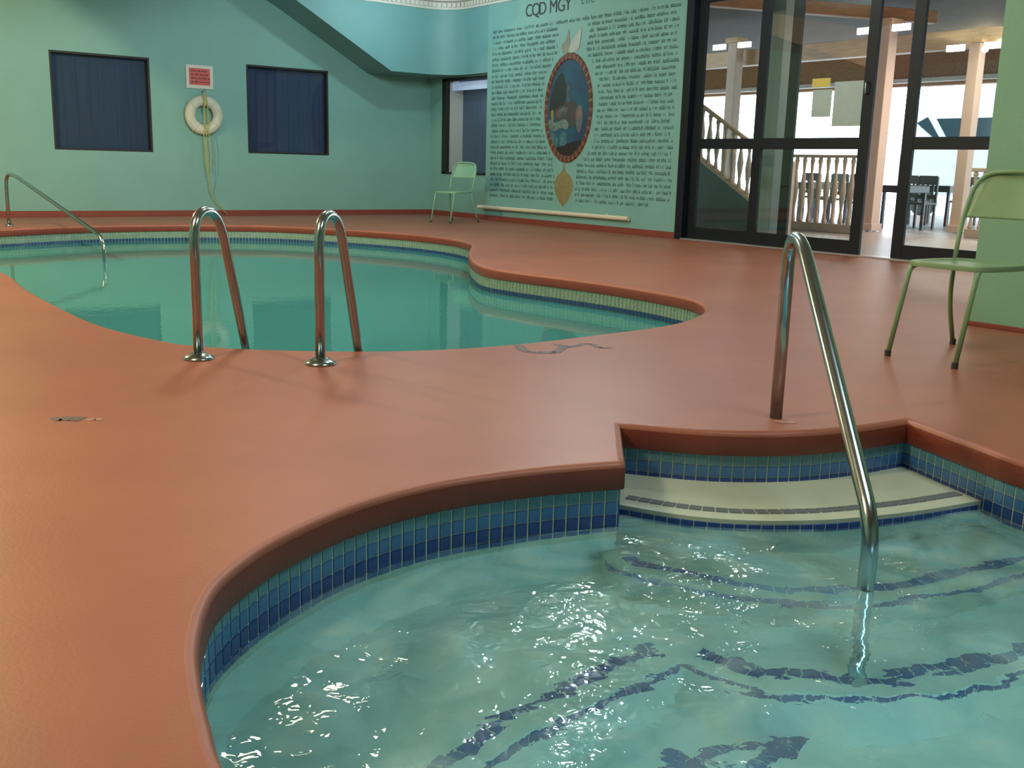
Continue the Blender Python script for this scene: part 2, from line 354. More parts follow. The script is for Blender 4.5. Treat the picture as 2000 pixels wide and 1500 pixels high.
# ------------------------------------------------------------------ outlines of pool and spa (outer lip of the coping, on the deck)
ZC = -0.09     # underside of the coping
spa_px = [(445, 1500), (410, 1400), (393, 1325), (388, 1250), (420, 1150), (485, 1090), (560, 1045), (700, 985), (850, 945), (1000, 922), (1120, 910), (1222, 903)]
spa_pts = [F(*p).to_2d() for p in spa_px] + [Vector((2.47, 2.64)), Vector((2.68, 2.39)), Vector((2.93, 2.23)), Vector((3.20, 2.15)), Vector((3.46, 2.12)),
           Vector((3.345, 1.80)), Vector((3.27, 1.57)), Vector((3.25, 1.15)), Vector((3.12, 0.55)), Vector((2.75, 0.0)), Vector((2.1, -0.32)), Vector((1.4, -0.28)), Vector((0.85, 0.1)), Vector((0.52, 0.70))]
spa_corner = (11, 12, 16)
pool_px = [(0, 530), (50, 563), (100, 591), (200, 636), (300, 661), (370, 673), (500, 681), (700, 685), (850, 682), (1000, 672), (1150, 655), (1300, 635), (1350, 622), (1376, 606), (1368, 592), (1335, 580),
           (1200, 556), (1000, 530), (945, 521), (922, 509), (915, 497), (922, 477), (890, 468), (800, 457), (640, 446), (500, 440), (300, 439), (150, 442), (0, 448)]
pool_pts = [F(*p).to_2d() for p in pool_px] + [Vector((1.5, 13.5)), Vector((0.8, 12.6)), Vector((0.8, 11.2)), Vector((1.25, 10.0))]
pool_corner = (21,)
SPA, spa_f = smooth_path(spa_pts, spa_corner, True, 8)
POOL, pool_f = smooth_path(pool_pts, pool_corner, True, 6)
def ccw(p, f):
    if area2(p) < 0: p = [p[0]] + p[1:][::-1]; f = [f[0]] + f[1:][::-1]
    return p, f
SPA, spa_f = ccw(SPA, spa_f); POOL, pool_f = ccw(POOL, pool_f)
# with counter-clockwise travel the water lies on the left: positive offset = towards the water
def L3(p, z): return [Vector((q.x, q.y, z)) for q in p]
# ------------------------------------------------------------------ deck
XW, YW, XR, YR = 10.1, 16.3, 6.1, 3.40       # mural wall, back wall, near right wall
ZT = 3.66
deck = filled('floor', [(-4, -4), (XW + 0.16, -4), (XW + 0.16, YW), (-4, YW)], [offset(SPA, -0.025), offset(POOL, -0.025)], 0.0, M['deck'])
tag(deck, 'salmon red painted concrete pool deck around both basins', 'pool deck', kind='structure')
def coping(P, name, label):
    prof = [(-0.025, 0.0), (-0.012, -0.002), (-0.004, -0.008), (0.0, -0.018), (0.0, ZC + 0.006), (-0.004, ZC), (-0.05, ZC)]
    mb = strip([L3(offset(P, d), z) for d, z in prof]); nP = len(P); mb.mi = [0 if i < 3 * nP else 1 for i in range(len(mb.f))]
    o = mb.build(name, [M['deck'], M['coping']], deck, auto=40)
    o['label'] = label; return o
coping(SPA, 'coping', 'dark red rounded coping lip of the spa'); coping(POOL, 'coping', 'dark red rounded coping lip of the swimming pool')

# ------------------------------------------------------------------ tiles
def tile_mesh(name, m, w, h, t=0.003):
    mb = MB(); a, b = w / 2, h / 2; c = 0.0015
    mb.add([(-a, 0, -b), (a, 0, -b), (a, 0, b), (-a, 0, b), (-a + c, -t, -b + c), (a - c, -t, -b + c), (a - c, -t, b - c), (-a + c, -t, b - c)],
           [(4, 5, 6, 7), (0, 1, 5, 4), (1, 2, 6, 5), (2, 3, 7, 6), (3, 0, 4, 7)])
    return mb.mesh(name, m)
TS = 0.0435
tm = [tile_mesh('tile', M[k], TS - 0.0045, TS - 0.0018) for k in ('t0', 't1', 't2', 't2')]
spa_basin = None
wallP = offset(SPA, -0.018)
sb = strip([L3(wallP, ZC), L3(wallP, WATER - 0.09)])
spa_basin = sb.build('spa_basin', M['grout'], None, auto=40)
tag(spa_basin, 'spa basin wall with blue waterline tiles', 'spa', kind='structure')
lw = strip([L3(wallP, WATER - 0.09), L3(wallP, -1.12)]).build('basin_wall', M['plaster'], spa_basin, smooth=True)
def in_view(p):
    q = Vector((p[0], p[1], p[2] - EYE)); d = q.dot(FW)
    if d < 0.2: return False
    x = 1000 + FPX * q.dot(RT) / d; y = 750 - FPX * q.dot(UP) / d
    return -120 < x < 2120 and -60 < y < 1950
for seg in split_corners(wallP, spa_f):
    pts, st = resample(seg, TS)
    for p, t in pts:
        nrm = Vector((-t.y, t.x))
        if nrm.dot(-p) < 0 or not in_view((p.x, p.y, -0.2)): continue       # only the side that can be seen is tiled piece by piece
        for r in range(4):
            z = ZC - TS * (r + 0.5) + 0.001
            if r == 3: z -= 0.0
            o = link('tile', tm[r], spa_basin)
            # local -y axis of the tile faces the water
            o.matrix_world = Matrix(((t.x, -nrm.x, 0, p.x), (t.y, -nrm.y, 0, p.y), (0, 0, 1, z), (0, 0, 0, 1)))
            o.rotation_euler.rotate_axis('Y', random.uniform(-0.006, 0.006))
# the rest of the spa band, joined
mb = MB()
for seg in split_corners(wallP, spa_f):
    pts, st = resample(seg, TS)
    for p, t in pts:
        nrm = Vector((-t.y, t.x))
        if not (nrm.dot(-p) < 0 or not in_view((p.x, p.y, -0.2))): continue
        for r in range(4):
            mb.cur = min(r, 2)
            mtx = Matrix(((t.x, nrm.x, 0, p.x + nrm.x * 0.003), (t.y, nrm.y, 0, p.y + nrm.y * 0.003), (0, 0, 1, ZC - TS * (r + 0.5)), (0, 0, 0, 1)))
            mb.obox(mtx, TS / 2 - 0.002, 0.003, TS / 2 - 0.002)
tag(mb.build('tile_band', [M['t0'], M['t1'], M['t2']], spa_basin), kind='stuff')

# main pool
pwall = offset(POOL, -0.018)
pool_basin = strip([L3(pwall, ZC), L3(pwall, WATER - 0.10)]).build('pool_basin', M['grout'], None, auto=40)
tag(pool_basin, 'curved swimming pool basin wall with small waterline tiles', 'swimming pool', kind='structure')
strip([L3(pwall, WATER - 0.10), L3(pwall, -1.15)]).build('basin_wall', M['poolpl'], pool_basin, smooth=True)
filled('basin_floor', pwall, [], -1.15, M['poolpl'], pool_basin)
mb = MB()
for seg in split_corners(pwall, pool_f):
    pts, st = resample(seg, TS)
    for p, t in pts:
        nrm = Vector((-t.y, t.x))
        for r, c in enumerate((0, 0, 1, 0)):
            mb.cur = c
            mtx = Matrix(((t.x, nrm.x, 0, p.x + nrm.x * 0.003), (t.y, nrm.y, 0, p.y + nrm.y * 0.003), (0, 0, 1, ZC - TS * (r + 0.5)), (0, 0, 0, 1)))
            mb.obox(mtx, TS / 2 - 0.0035, 0.003, TS / 2 - 0.0025)
tag(mb.build('tile_band', [M['p0'], M['p1']], pool_basin), kind='stuff')
mk = MB()   # white mark set on the far tile band
pm = onY(378, 462, 13.98)
for dx in (-0.04, 0.04): mk.box((pm.x + dx - 0.014, 13.985, -0.20), (pm.x + dx + 0.014, 14.0, -0.085))
mk.box((pm.x - 0.04, 13.985, -0.15), (pm.x + 0.04, 14.0, -0.13))
o = mk.build('depth_marker', M['white'], pool_basin); o['label'] = 'white H shaped depth marker on the far tile band'

# ------------------------------------------------------------------ spa steps and bench
step1 = [(2.235, 2.385), (2.33, 2.21), (2.46, 2.06), (2.68, 1.92), (2.86, 1.85), (3.07, 1.79), (3.33, 1.74)]
step2 = [(2.06, 2.24), (2.04, 2.17), (2.11, 2.03), (2.27, 1.77), (2.51, 1.59), (2.76, 1.50), (3.09, 1.44), (3.29, 1.40)]
well = [(0.86, 0.66), (0.84, 1.0), (0.93, 1.36), (1.06, 1.60), (1.24, 1.71), (1.49, 1.745), (1.76, 1.765), (1.92, 1.775), (2.0, 1.54), (2.19, 1.36), (2.38, 1.27), (2.66, 1.19), (2.98, 1.13)]
well_close = [(2.85, 0.65), (2.5, 0.2), (2.05, 0.02), (1.45, 0.06), (1.05, 0.3)]
def curve2(pts, corners=(), sub=6): return smooth_path(pts, corners, False, sub)[0]
S1 = curve2(step1); S2 = curve2(step2); W1 = curve2(well, (7,))
wl_pts, wl_f = smooth_path(well + well_close, (7,), True, 6)
WELL, well_f = ccw(wl_pts, wl_f)
Z1, Z2, Z3, Z4, Z5 = -0.190, -0.42, -0.62, -0.86, -1.10
# bench level with its hole, riser, lower footing, floor
bench = filled('spa_bench', wallP, [WELL], Z3, M['plaster'])
tag(bench, 'pale submerged bench around the spa with navy tile edge', 'spa bench', kind='structure')
r = strip([L3(WELL, Z3), L3(WELL, Z4)]).build('riser', M['plaster'], bench, auto=40)
W2 = offset(WELL, 0.30)
low = filled('spa_footing', WELL, [W2], Z4, M['plaster']); tag(low, 'pale lower ledge inside the spa below the bench', 'spa ledge', kind='structure')
strip([L3(W2, Z4), L3(W2, Z5)]).build('riser', M['plaster'], low, auto=40)
filled('spa_floor', offset(WELL, -0.02), [], Z5, M['plaster'])
bpy.data.objects['spa_floor']['kind'] = 'structure'
# treads: prisms between the wall outline and the step curve
def wall_between(a, b, inside):
    """part of the spa wall loop from nearest a to nearest b through the alcove"""
    ia = min(range(len(wallP)), key=lambda i: (wallP[i] - Vector(a)).length); ib = min(range(len(wallP)), key=lambda i: (wallP[i] - Vector(b)).length)
    n = len(wallP); f = []; i = ia
    while True:
        f.append(wallP[i]);
        if i == ib: break
        i = (i + 1) % n
    g = []; i = ia
    while True:
        g.append(wallP[i])
        if i == ib: break
        i = (i - 1) % n
    m = Vector(inside); return f if min((q - m).length for q in f) < min((q - m).length for q in g) else g
def step_solid(curve, z_top, z_bot, name, label):
    back = wall_between(curve[-1], curve[0], (3.0, 2.2))
    poly = curve + back
    root = MB().prism([(p.x, p.y) for p in poly], z_bot, z_top).build(name, M['step'])
    tag(root, label, 'spa step', kind='structure'); return root
st1 = step_solid(S1, Z1, Z2, 'spa_step', 'top spa step at the waterline under the steel handrail')
st2 = step_solid(S2, Z2, Z3, 'spa_step', 'second spa step just under the water with rounded left end')
edge_tile = tile_mesh('tile', M['t2'], TS - 0.004, TS - 0.004)
grey_tile = tile_mesh('tile', mat('tile_grey', (0.16, 0.19, 0.20), 0.3, var=0.3, vscale=25), TS - 0.004, TS - 0.004)
def edge_tiles(curve, side, z, parent, top=edge_tile, back=0.075, ri=True):
    """one row let into the tread, one row on the riser; side = +1 when the open water is on the left of travel"""
    for row in ('tread', 'riser'):
        cv = offset(curve, -side * back, False) if row == 'tread' else curve
        pts, stp = resample(cv, TS)
        for p, t in pts:
            if not in_view((p.x, p.y, z)): continue
            nrm = Vector((-t.y, t.x)) * side
            if row == 'tread':
                o = link('tile', top, parent)
                o.matrix_world = Matrix(((t.x, 0, nrm.x, p.x), (t.y, 0, nrm.y, p.y), (0, -1, 0, z + 0.0005), (0, 0, 0, 1)))
            elif ri:
                o = link('tile', edge_tile, parent)
                o.matrix_world = Matrix(((t.x, -nrm.x, 0, p.x), (t.y, -nrm.y, 0, p.y), (0, 0, 1, z - 0.012 - TS / 2), (0, 0, 0, 1)))
def side_of(curve, water): # +1 when point water is left of travel
    i = len(curve) // 2; t = curve[i + 1] - curve[i]; return 1 if Vector((-t.y, t.x)).dot(Vector(water) - curve[i]) > 0 else -1
edge_tiles(S1, side_of(S1, (1.9, 1.2)), Z1, st1, grey_tile, 0.085)
edge_tiles(S2, side_of(S2, (1.9, 1.0)), Z2, st2)
for seg in split_corners(WELL, well_f): edge_tiles(seg, 1, Z3, bench, edge_tile, 0.085)
w2s = [p for p in W2]
edge_tiles(w2s, 1, Z4, low, edge_tile, 0.08, False)

# ------------------------------------------------------------------ water
def inside(P, x, y):
    c = False; n = len(P); j = n - 1
    for i in range(n):
        a, b = P[i], P[j]
        if (a.y > y) != (b.y > y) and x < (b.x - a.x) * (y - a.y) / (b.y - a.y) + a.x: c = not c
        j = i
    return c
def spa_surface():
    P = offset(SPA, -0.03); P2 = P[::2]
    bm = bmesh.new(); edges = []
    x0, x1, y0, y1 = 0.4, 3.55, -0.4, 2.75; st = 0.014
    nx, ny = int((x1 - x0) / st), int((y1 - y0) / st)
    # scan-line inside test
    spans = {}
    for j in range(ny + 1):
        y = y0 + j * st; xs = []
        for i in range(len(P2)):
            a, b = P2[i], P2[(i + 1) % len(P2)]
            if (a.y > y) != (b.y > y): xs.append(a.x + (b.x - a.x) * (y - a.y) / (b.y - a.y))
        spans[j] = sorted(xs)
    def ins(i, j):
        x = x0 + i * st; xs = spans[j]; return sum(1 for v in xs if v < x) % 2 == 1
    idx = {}; vs = []
    def ht(x, y):
        v = Vector((x, y, 0))
        w = noise.noise(v * 3.1) * 0.008 + noise.noise(Vector((x * 7.5 + y * 2, y * 7.5 - x * 2, 3.1))) * 0.0052 + noise.noise(Vector((x * 18 + 5, y * 15, 8))) * 0.0010
        calm = min(1.0, max(0.25, 1.35 - (y - 1.2) * 0.6)); calm = calm if y > 0 else 1
        return WATER + w * calm
    fs = []
    for j in range(ny + 1):
        for i in range(nx + 1):
            if ins(i, j): idx[(i, j)] = len(vs); x, y = x0 + i * st, y0 + j * st; vs.append((x, y, ht(x, y)))
    for j in range(ny):
        for i in range(nx):
            k = [(i, j), (i + 1, j), (i + 1, j + 1), (i, j + 1)]
            if all(q in idx for q in k): fs.append(tuple(idx[q] for q in k))
    bm.free()
    return MB().add(vs, fs)
spaw = spa_surface().build('spa_water', M['spawater'], None, smooth=True)
tag(spaw, 'churning aqua spa water with sparkling ripples', 'water', kind='stuff')
poolw = filled('pool_water', offset(POOL, -0.03), [], WATER, M['poolwater'])
tag(poolw, 'calm teal swimming pool water reflecting the far wall', 'water', kind='stuff')

# ------------------------------------------------------------------ walls
def wall_y(name, x0, x1, z0, z1, Y, openings, m, thick=0.14, sgn=1, label=None):
    """wall in a plane Y = const with rectangular openings (x0, x1, z0, z1)"""
    mb = MB(); xs = sorted({x0, x1, *[v for o in openings for v in o[:2]]}); zs = sorted({z0, z1, *[v for o in openings for v in o[2:]]})
    for a, b in zip(xs, xs[1:]):
        for c, d in zip(zs, zs[1:]):
            if any(o[0] <= (a + b) / 2 <= o[1] and o[2] <= (c + d) / 2 <= o[3] for o in openings): continue
            mb.box((a, Y, c), (b, Y + thick * sgn, d))
    o = mb.build(name, m); tag(o, label, None, kind='structure'); return o
def wall_x(name, y0, y1, z0, z1, X, openings, m, thick=0.14, label=None):
    mb = MB(); ys = sorted({y0, y1, *[v for o in openings for v in o[:2]]}); zs = sorted({z0, z1, *[v for o in openings for v in o[2:]]})
    for a, b in zip(ys, ys[1:]):
        for c, d in zip(zs, zs[1:]):
            if any(o[0] <= (a + b) / 2 <= o[1] and o[2] <= (c + d) / 2 <= o[3] for o in openings): continue
            mb.box((X, a, c), (X + thick, b, d))
    o = mb.build(name, m); tag(o, label, None, kind='structure'); return o
WIN = [(3.76, 5.165, 0.98, 2.355), (6.72, 8.145, 1.01, 2.38)]
wall_y('wall_back', -4, XW + 0.2, 0, ZT, YW, WIN, M['wall'], 0.2, label='teal painted back wall with two dark windows')
W3 = (14.44, 15.87, 0.74, 2.375)
wall_x('wall_alcove', 14.38, YW, 0, 2.46, XW + 0.08, [W3], M['wall'], 0.22, label='teal wall in the far corner alcove holding a narrow window')
MUR0 = 9.84
wall_x('wall_mural', MUR0, 14.40, 0, ZT, XW, [], M['wall'], 0.25, label='teal wall painted with long lettering beside the sliding doors')
wall_x('wall_door_head', 3.2, MUR0, 3.22, ZT, XW, [], M['wall'], 0.2)
wall_x('wall_door_side', YR, 4.93, 0, 3.22, XW, [], M['green'], 0.2)
wall_x('wall_right', -4, YR, 0, ZT, XR, [], M['green'], 0.22, label='green painted near wall behind the metal chair')
wall_y('wall_return', XR + 0.22, XW + 0.2, 0, ZT, YR, [], M['green'], 0.2, -1)
wall_x('wall_left', -4, YW, 0, ZT, -4.2, [], M['wall'], 0.2)
wall_y('wall_front', -4, XR + 0.2, 0, ZT, -4.2, [], M['wall'], 0.2)
o = MB().box((-4.2, -4.2, ZT), (XW + 0.3, YW + 0.2, ZT + 0.15)).build('ceiling', M['ceil']); tag(o, 'dim ceiling over the pool hall', None, kind='structure')
# unseen blocker added in front of the warm lamp to shade the back wall
bp1 = [(1.048, 3.4), (1.137, 3.329), (1.426, 3.104), (1.667, 2.919)] + [(2.1, 2.92), (5.4, 3.3), (5.4, ZT), (0.95, ZT)]
nb = len(bp1)
o = MB().add([(x, 12.6, z) for x, z in bp1] + [(x, 12.7, z) for x, z in bp1], [tuple(range(nb)), tuple(range(2 * nb - 1, nb - 1, -1))] + [(i, nb + i, nb + (i + 1) % nb, (i + 1) % nb) for i in range(nb)]).build('lamp_blocker', M['wood']); o['kind'] = 'structure'; o['label'] = 'unseen board shaped to shade the back wall from the warm lamp'
# sloping bulkhead in the far corner: front face in plan follows the back wall, then turns through a fillet into the mural wall
YB = 15.5
plan = [Vector((x, YB)) for x in (5.6, 6.4, 7.2, 8.0, 8.6, 9.0, 9.3)] + [Vector((9.55 + 0.55 * math.sin(a), YB - 0.55 + 0.55 * math.cos(a))) for a in [math.pi / 2 * k / 10 for k in range(11)]] + [Vector((XW, y)) for y in (14.8, 14.6, 14.4)]
kx = onY(764, 142, YB); ex = onY(560, -10, YB); slope = (ex.z - kx.z) / (ex.x - kx.x); ZB = 2.40
def zb(p): return ZB if p.x >= kx.x else min(ZT, ZB + slope * (p.x - kx.x))
P0 = [p for p in plan]; kp = Vector((kx.x, YB)); P0 = sorted([p for p in P0 if p.y == YB] + [kp, Vector((kx.x - 0.25, YB))], key=lambda p: p.x) + [p for p in P0 if p.y != YB]
top = [Vector((p.x, p.y, ZT)) for p in P0]; bot = [Vector((p.x, p.y, zb(p))) for p in P0]; ins = []
for p in P0:
    q = Vector((p.x, YW)) if p.y == YB else Vector((XW + 0.1, min(YW, p.y + (0.5 if p.x < XW - 0.001 else 0.0)))); ins.append(Vector((q.x, q.y, zb(p))))
o = strip([top, bot, ins], False).build('trim_1', M['bulk'], auto=50); tag(o, 'sloping bulkhead tinted for bluish light, curving round the far corner above the window', None, kind='structure')
# cornice with dentils
cor = empty('trim_cornice', kind='structure', label='white dentil cornice round the top of the sloping bulkhead')
cpath = [p for p in P0 if p.x > 5.5] + [Vector((XW, y)) for y in (14, 13, 12)]
ZCO = 3.455
strip([L3(offset(cpath, -0.0, False), ZCO), L3(offset(cpath, -0.03, False), ZCO + 0.0), L3(offset(cpath, -0.03, False), ZCO + 0.03), L3(offset(cpath, -0.03, False), ZCO + 0.11), L3(offset(cpath, -0.10, False), ZCO + 0.13), L3(offset(cpath, -0.12, False), ZT)], False).build('moulding', M['white'], cor)
dm = MB().box((-0.026, -0.03, -0.035), (0.026, 0.03, 0.035)).mesh('dentil', M['white'])
pts, st = resample(offset(cpath, -0.045, False), 0.088)
for p, t in pts:
    if not (p.x > 6.8 and p.y > 12.4): continue
    o = link('dentil', dm, cor, (p.x, p.y, ZCO + 0.068)); o.rotation_euler = (0, 0, math.atan2(t.y, t.x))
# baseboards
def baseboard(name, a, b, lab):
    o = MB().box(a, b).build(name, M['base'], None, bevel=0.004); tag(o, lab, None, kind='structure')
baseboard('baseboard_back', (-4, YW - 0.02, 0), (XW + 0.1, YW, 0.085), 'dark red painted base strip of the back wall')
baseboard('baseboard_mural', (XW - 0.02, MUR0, 0), (XW, 14.4, 0.085), 'dark red painted base strip under the mural')
baseboard('baseboard_alcove', (XW + 0.06, 14.42, 0), (XW + 0.08, YW - 0.02, 0.085), 'dark red painted base strip under the alcove window')
baseboard('shade_strip_right', (XR - 0.015, -4, 0), (XR, YR, 0.03), 'dark red strip painting the shade at the foot of the green wall')  # thin dark strip stands in for the shade along this wall

# ------------------------------------------------------------------ windows in the back wall
for i, (a, b, c, d) in enumerate(WIN):
    w = empty('window_%d' % (i + 1), ((a + b) / 2, YW, c), kind='structure', label=('dark window left of the life ring' if i == 0 else 'dark window right of the life ring'))
    def ch(o): o.location = (-(a + b) / 2, -YW, -c); return o
    f = MB(); t = 0.022; y0, y1 = YW - 0.004, YW + 0.10
    f.box((a - 0.01, y0, c - 0.01), (a + t, y1, d + 0.01)).box((b - t, y0, c - 0.01), (b + 0.01, y1, d + 0.01)).box((a + t, y0, d - t), (b - t, y1, d + 0.01)).box((a + t, y0, c - 0.01), (b - t, y1, c + t))
    ch(f.build('window_frame', M['winframe'], w, bevel=0.004))
    ch(MB().box((a + t, YW + 0.055, c + t), (b - t, YW + 0.061, d - t)).build('pane', M['wglass'], w))
    bl = MB(); n = 15; dx = (b - a - 0.02) / n
    for k in range(n):
        x = a + 0.01 + k * dx; bl.box((x, YW + 0.12 + 0.006 * (k % 2), c), (x + dx * 1.02, YW + 0.135 + 0.006 * (k % 2), d))
    ch(bl.build('backing', M['backing'], w))  # pleated dark sheet in place of the unlit room
# alcove window
a, b, c, d = W3; X3 = XW + 0.08
w = empty('window_3', (X3, (a + b) / 2, c), kind='structure', label='narrow window in the far corner with pale reveal and dark blind')
def ch3(o): o.location = (-X3, -(a + b) / 2, -c); return o
t = 0.05
f = MB().box((X3 - 0.02, b - 0.13, c), (X3 + 0.06, b, d)).box((X3 - 0.02, a, c), (X3 + 0.06, a + t, d)).box((X3 - 0.02, a, d - t), (X3 + 0.06, b, d)).box((X3 - 0.02, a, c), (X3 + 0.06, b, c + 0.03))
ch3(f.build('window_frame', M['winframe'], w, bevel=0.004))
rv = MB().box((X3 + 0.06, b - 0.14, c + 0.03), (X3 + 0.36, b - 0.12, d - t))
ch3(rv.build('reveal_panel', M['white'], w)); 
ch3(MB().box((X3 + 0.10, a + t, d - t - 0.15), (X3 + 0.14, b - 0.15, d - t - 0.01)).build('light_strip', M['tube2'], w))
ch3(MB().box((X3 + 0.335, a - 0.3, c - 0.05), (X3 + 0.35, b, d)).build('backing', mat('slate_backing', (0.09, 0.12, 0.20), 0.7, var=0.2, vscale=3, stretch=(6, 6, .4)), w))  # plain dark sheet set behind the corner pane
ch3(MB().box((X3 + 0.04, a + t, c + 0.03), (X3 + 0.045, b - 0.13, d - t)).build('pane', M['wglass'], w))

# ------------------------------------------------------------------ sliding doors
HD = 3.22
fr = empty('door_frame', (XW, 7.37, 0), kind='structure', label='black metal frame holding the sliding glass doors')
def rel(o, p): o.location = -Vector(p); return o
fp = (XW, 7.37, 0)
rel(MB().box((XW - 0.03, 9.77, 0), (XW + 0.15, MUR0 + 0.06, HD)).build('jamb', M['frame'], fr, bevel=0.004), fp)
rel(MB().box((XW - 0.03, 4.93, 0), (XW + 0.15, 4.99, HD)).build('jamb', M['frame'], fr, bevel=0.004), fp)
rel(MB().box((XW - 0.03, 4.99, HD - 0.1), (XW + 0.15, 9.77, HD)).build('door_head', M['frame'], fr, bevel=0.004), fp)
rel(MB().box((XW - 0.05, 4.99, 0), (XW + 0.16, 9.77, 0.018)).build('threshold', mat('threshold_metal', (0.42, 0.40, 0.42), 0.35, 0.6, var=0.15), fr, bevel=0.003), fp)
def door_panel(k, y0, y1, X, label):
    root = empty('door_%d' % k, (X, (y0 + y1) / 2, 0), kind='structure', label=label); p = root.location.copy()
    sw = 0.135
    for ya, yb in ((y0, y0 + sw), (y1 - sw, y1)):
        rel(MB().box((X - 0.022, ya, 0.02), (X + 0.022, yb, HD - 0.1)).build('stile', M['frame'], root, bevel=0.003), p)
    for za, zb_ in ((0.02, 0.17), (1.185, 1.315), (HD - 0.22, HD - 0.1)):
        rel(MB().box((X - 0.02, y0 + sw, za), (X + 0.02, y1 - sw, zb_)).build('rail', M['frame'], root, bevel=0.003), p)
    for za, zb_ in ((0.17, 1.185), (1.315, HD - 0.22)):
        rel(MB().box((X - 0.003, y0 + sw, za), (X + 0.003, y1 - sw, zb_)).build('pane', M['glass'], root), p)
    return root, p
door_panel(1, 8.12, 9.77, XW + 0.09, 'fixed black framed glass door panel next to the mural wall')
d2, p2 = door_panel(2, 7.03, 8.68, XW + 0.03, 'black framed glass door panel slid left with papers taped to it')
d3, p3 = door_panel(3, 4.97, 6.62, XW + 0.03, 'black framed glass door panel right of the open gap')
h = MB().tube(bez([(XW - 0.0, 7.10, 1.78), (XW - 0.045, 7.10, 1.78), (XW - 0.045, 7.10, 1.90), (XW, 7.10, 1.90)], 0.02), 0.009, 8); o = rel(h.build('door_handle', M['chrome'], d2, smooth=True), p2)
def paper(px0, py0, px1, py1, m, lab):
    A = onX(px0, py0, XW + 0.02); B = onX(px1, py1, XW + 0.02)
    o = MB().box((XW + 0.0215, A.y, A.z), (XW + 0.0235, B.y, B.z)).build('paper_notice', m); c = (Vector((XW + 0.0225, (A.y + B.y) / 2, min(A.z, B.z))))
    o.data.transform(Matrix.Translation(-c)); o.location = c; tag(o, lab, 'notice'); return o
paper(1588, 176, 1621, 228, M['paper'], 'small grey paper taped to the glass door below a yellow note')
paper(1587, 154, 1621, 169, M['yellowp'], 'yellow paper note taped to the glass door')
paper(1631, 160, 1680, 246, M['paper'], 'larger grey paper taped to the glass door, right of the yellow note')

# ------------------------------------------------------------------ mural
XM = XW - 0.002
mural = empty('wall_mural_painting', (XM, 12.2, 0.3), label='painted mural of rows of dark lettering round an oval picture on the teal wall', cat='mural')
mp_ = mural.location.copy()
OC = onX(1111, 218, XW); OZ, OY = 1.77, 12.27; RZ, RY = 0.80, 0.56
mb = MB(); rows = 31; z_top, z_bot = 3.0, 0.40
def bar(y0, y1, z0, z1):
    mb.add([(XM, y0, z0), (XM, y1, z0), (XM, y1, z1), (XM, y0, z1), (XM - 0.0012, y0, z0), (XM - 0.0012, y1, z0), (XM - 0.0012, y1, z1), (XM - 0.0012, y0, z1)], [(4, 7, 6, 5), (0, 1, 5, 4), (2, 3, 7, 6)])
rnd = random.Random(3)
for r_ in range(rows):
    z = z_top - (z_top - z_bot) * r_ / (rows - 1); y = 14.26; yend = 10.02
    if r_ == rows - 1: yend = 10.45
    while y > yend + 0.06:
        n = rnd.choice((2, 3, 4, 5, 6, 7, 8))
        for k in range(n):
            cw = rnd.uniform(0.026, 0.036); hh = rnd.choice((0.036, 0.038, 0.056))
            e = ((y - OY) / (RY + 0.10)) ** 2 + ((z - OZ) / (RZ + 0.10)) ** 2
            spoon = abs(y - 12.31) < 0.26 and z < 1.0; crest = abs(y - 12.25) < 0.34 and z > 2.45 and z < 2.92
            if e > 1 and not spoon and not crest and y - cw > yend:
                q = rnd.random(); g = 0.010
                bar(y - g, y, z, z + hh)
                if q < 0.8: bar(y - cw + 0.004, y - cw + 0.004 + g, z, z + 0.036)
                if q < 0.45: bar(y - cw + 0.004, y, z + 0.028, z + 0.037)
                if 0.3 < q < 0.75: bar(y - cw + 0.004, y, z, z + 0.009)
            y -= cw + 0.006
        y -= 0.035
o = mb.build('lettering', M['ink'], mural); rel(o, mp_); o['kind'] = 'stuff'; o['label'] = 'rows of small dark painted lettering'
def text_obj(body, size, y, z, name, m, parent, p, off=0.004, bold=0.0):
    cu = bpy.data.curves.new(name, 'FONT'); cu.body = body; cu.size = size; cu.extrude = 0.001; cu.offset = bold
    t = bpy.data.objects.new(name, cu); C.objects.link(t); bpy.context.view_layer.update()
    me = bpy.data.meshes.new_from_object(t.evaluated_get(bpy.context.evaluated_depsgraph_get())); bpy.data.objects.remove(t)
    me.materials.clear(); me.materials.append(m)
    # text x axis runs towards -Y, up is Z, facing -X
    me.transform(Matrix(((0, 0, -1, XM - off + 0.002), (-1, 0, 0, y), (0, 1, 0, z), (0, 0, 0, 1))))
    o = link(name, me, parent); rel(o, p); return o
def word(chars, size, px, py, px2, m, lab, bold):
    A = onX(px, py, XW); B = onX(px2, py, XW); n = len(chars); L = A.y - B.y
    wd = {'C': 1.0, 'Q': 1.1, 'D': 1.05, 'M': 1.2, 'G': 1.1, 'Y': 1.0, ' ': 0.55}
    tot = sum(wd.get(c, 0.8) for c in chars); x = 0
    for c in chars:
        w_ = wd.get(c, 0.8)
        if c != ' ':
            t_ = text_obj(c, size, A.y - L * x / tot, A.z - 0.02, 'letter', m, mural, mp_, bold=bold); t_['label'] = lab + c
        x += w_
word('CQD MGY', 0.265, 1026, 31, 1116, M['black'], 'black painted heading letter ', 0.0)
word('the', 0.19, 1135, 6, 1163, M['ink'], 'fainter heading letter ', 0.0)
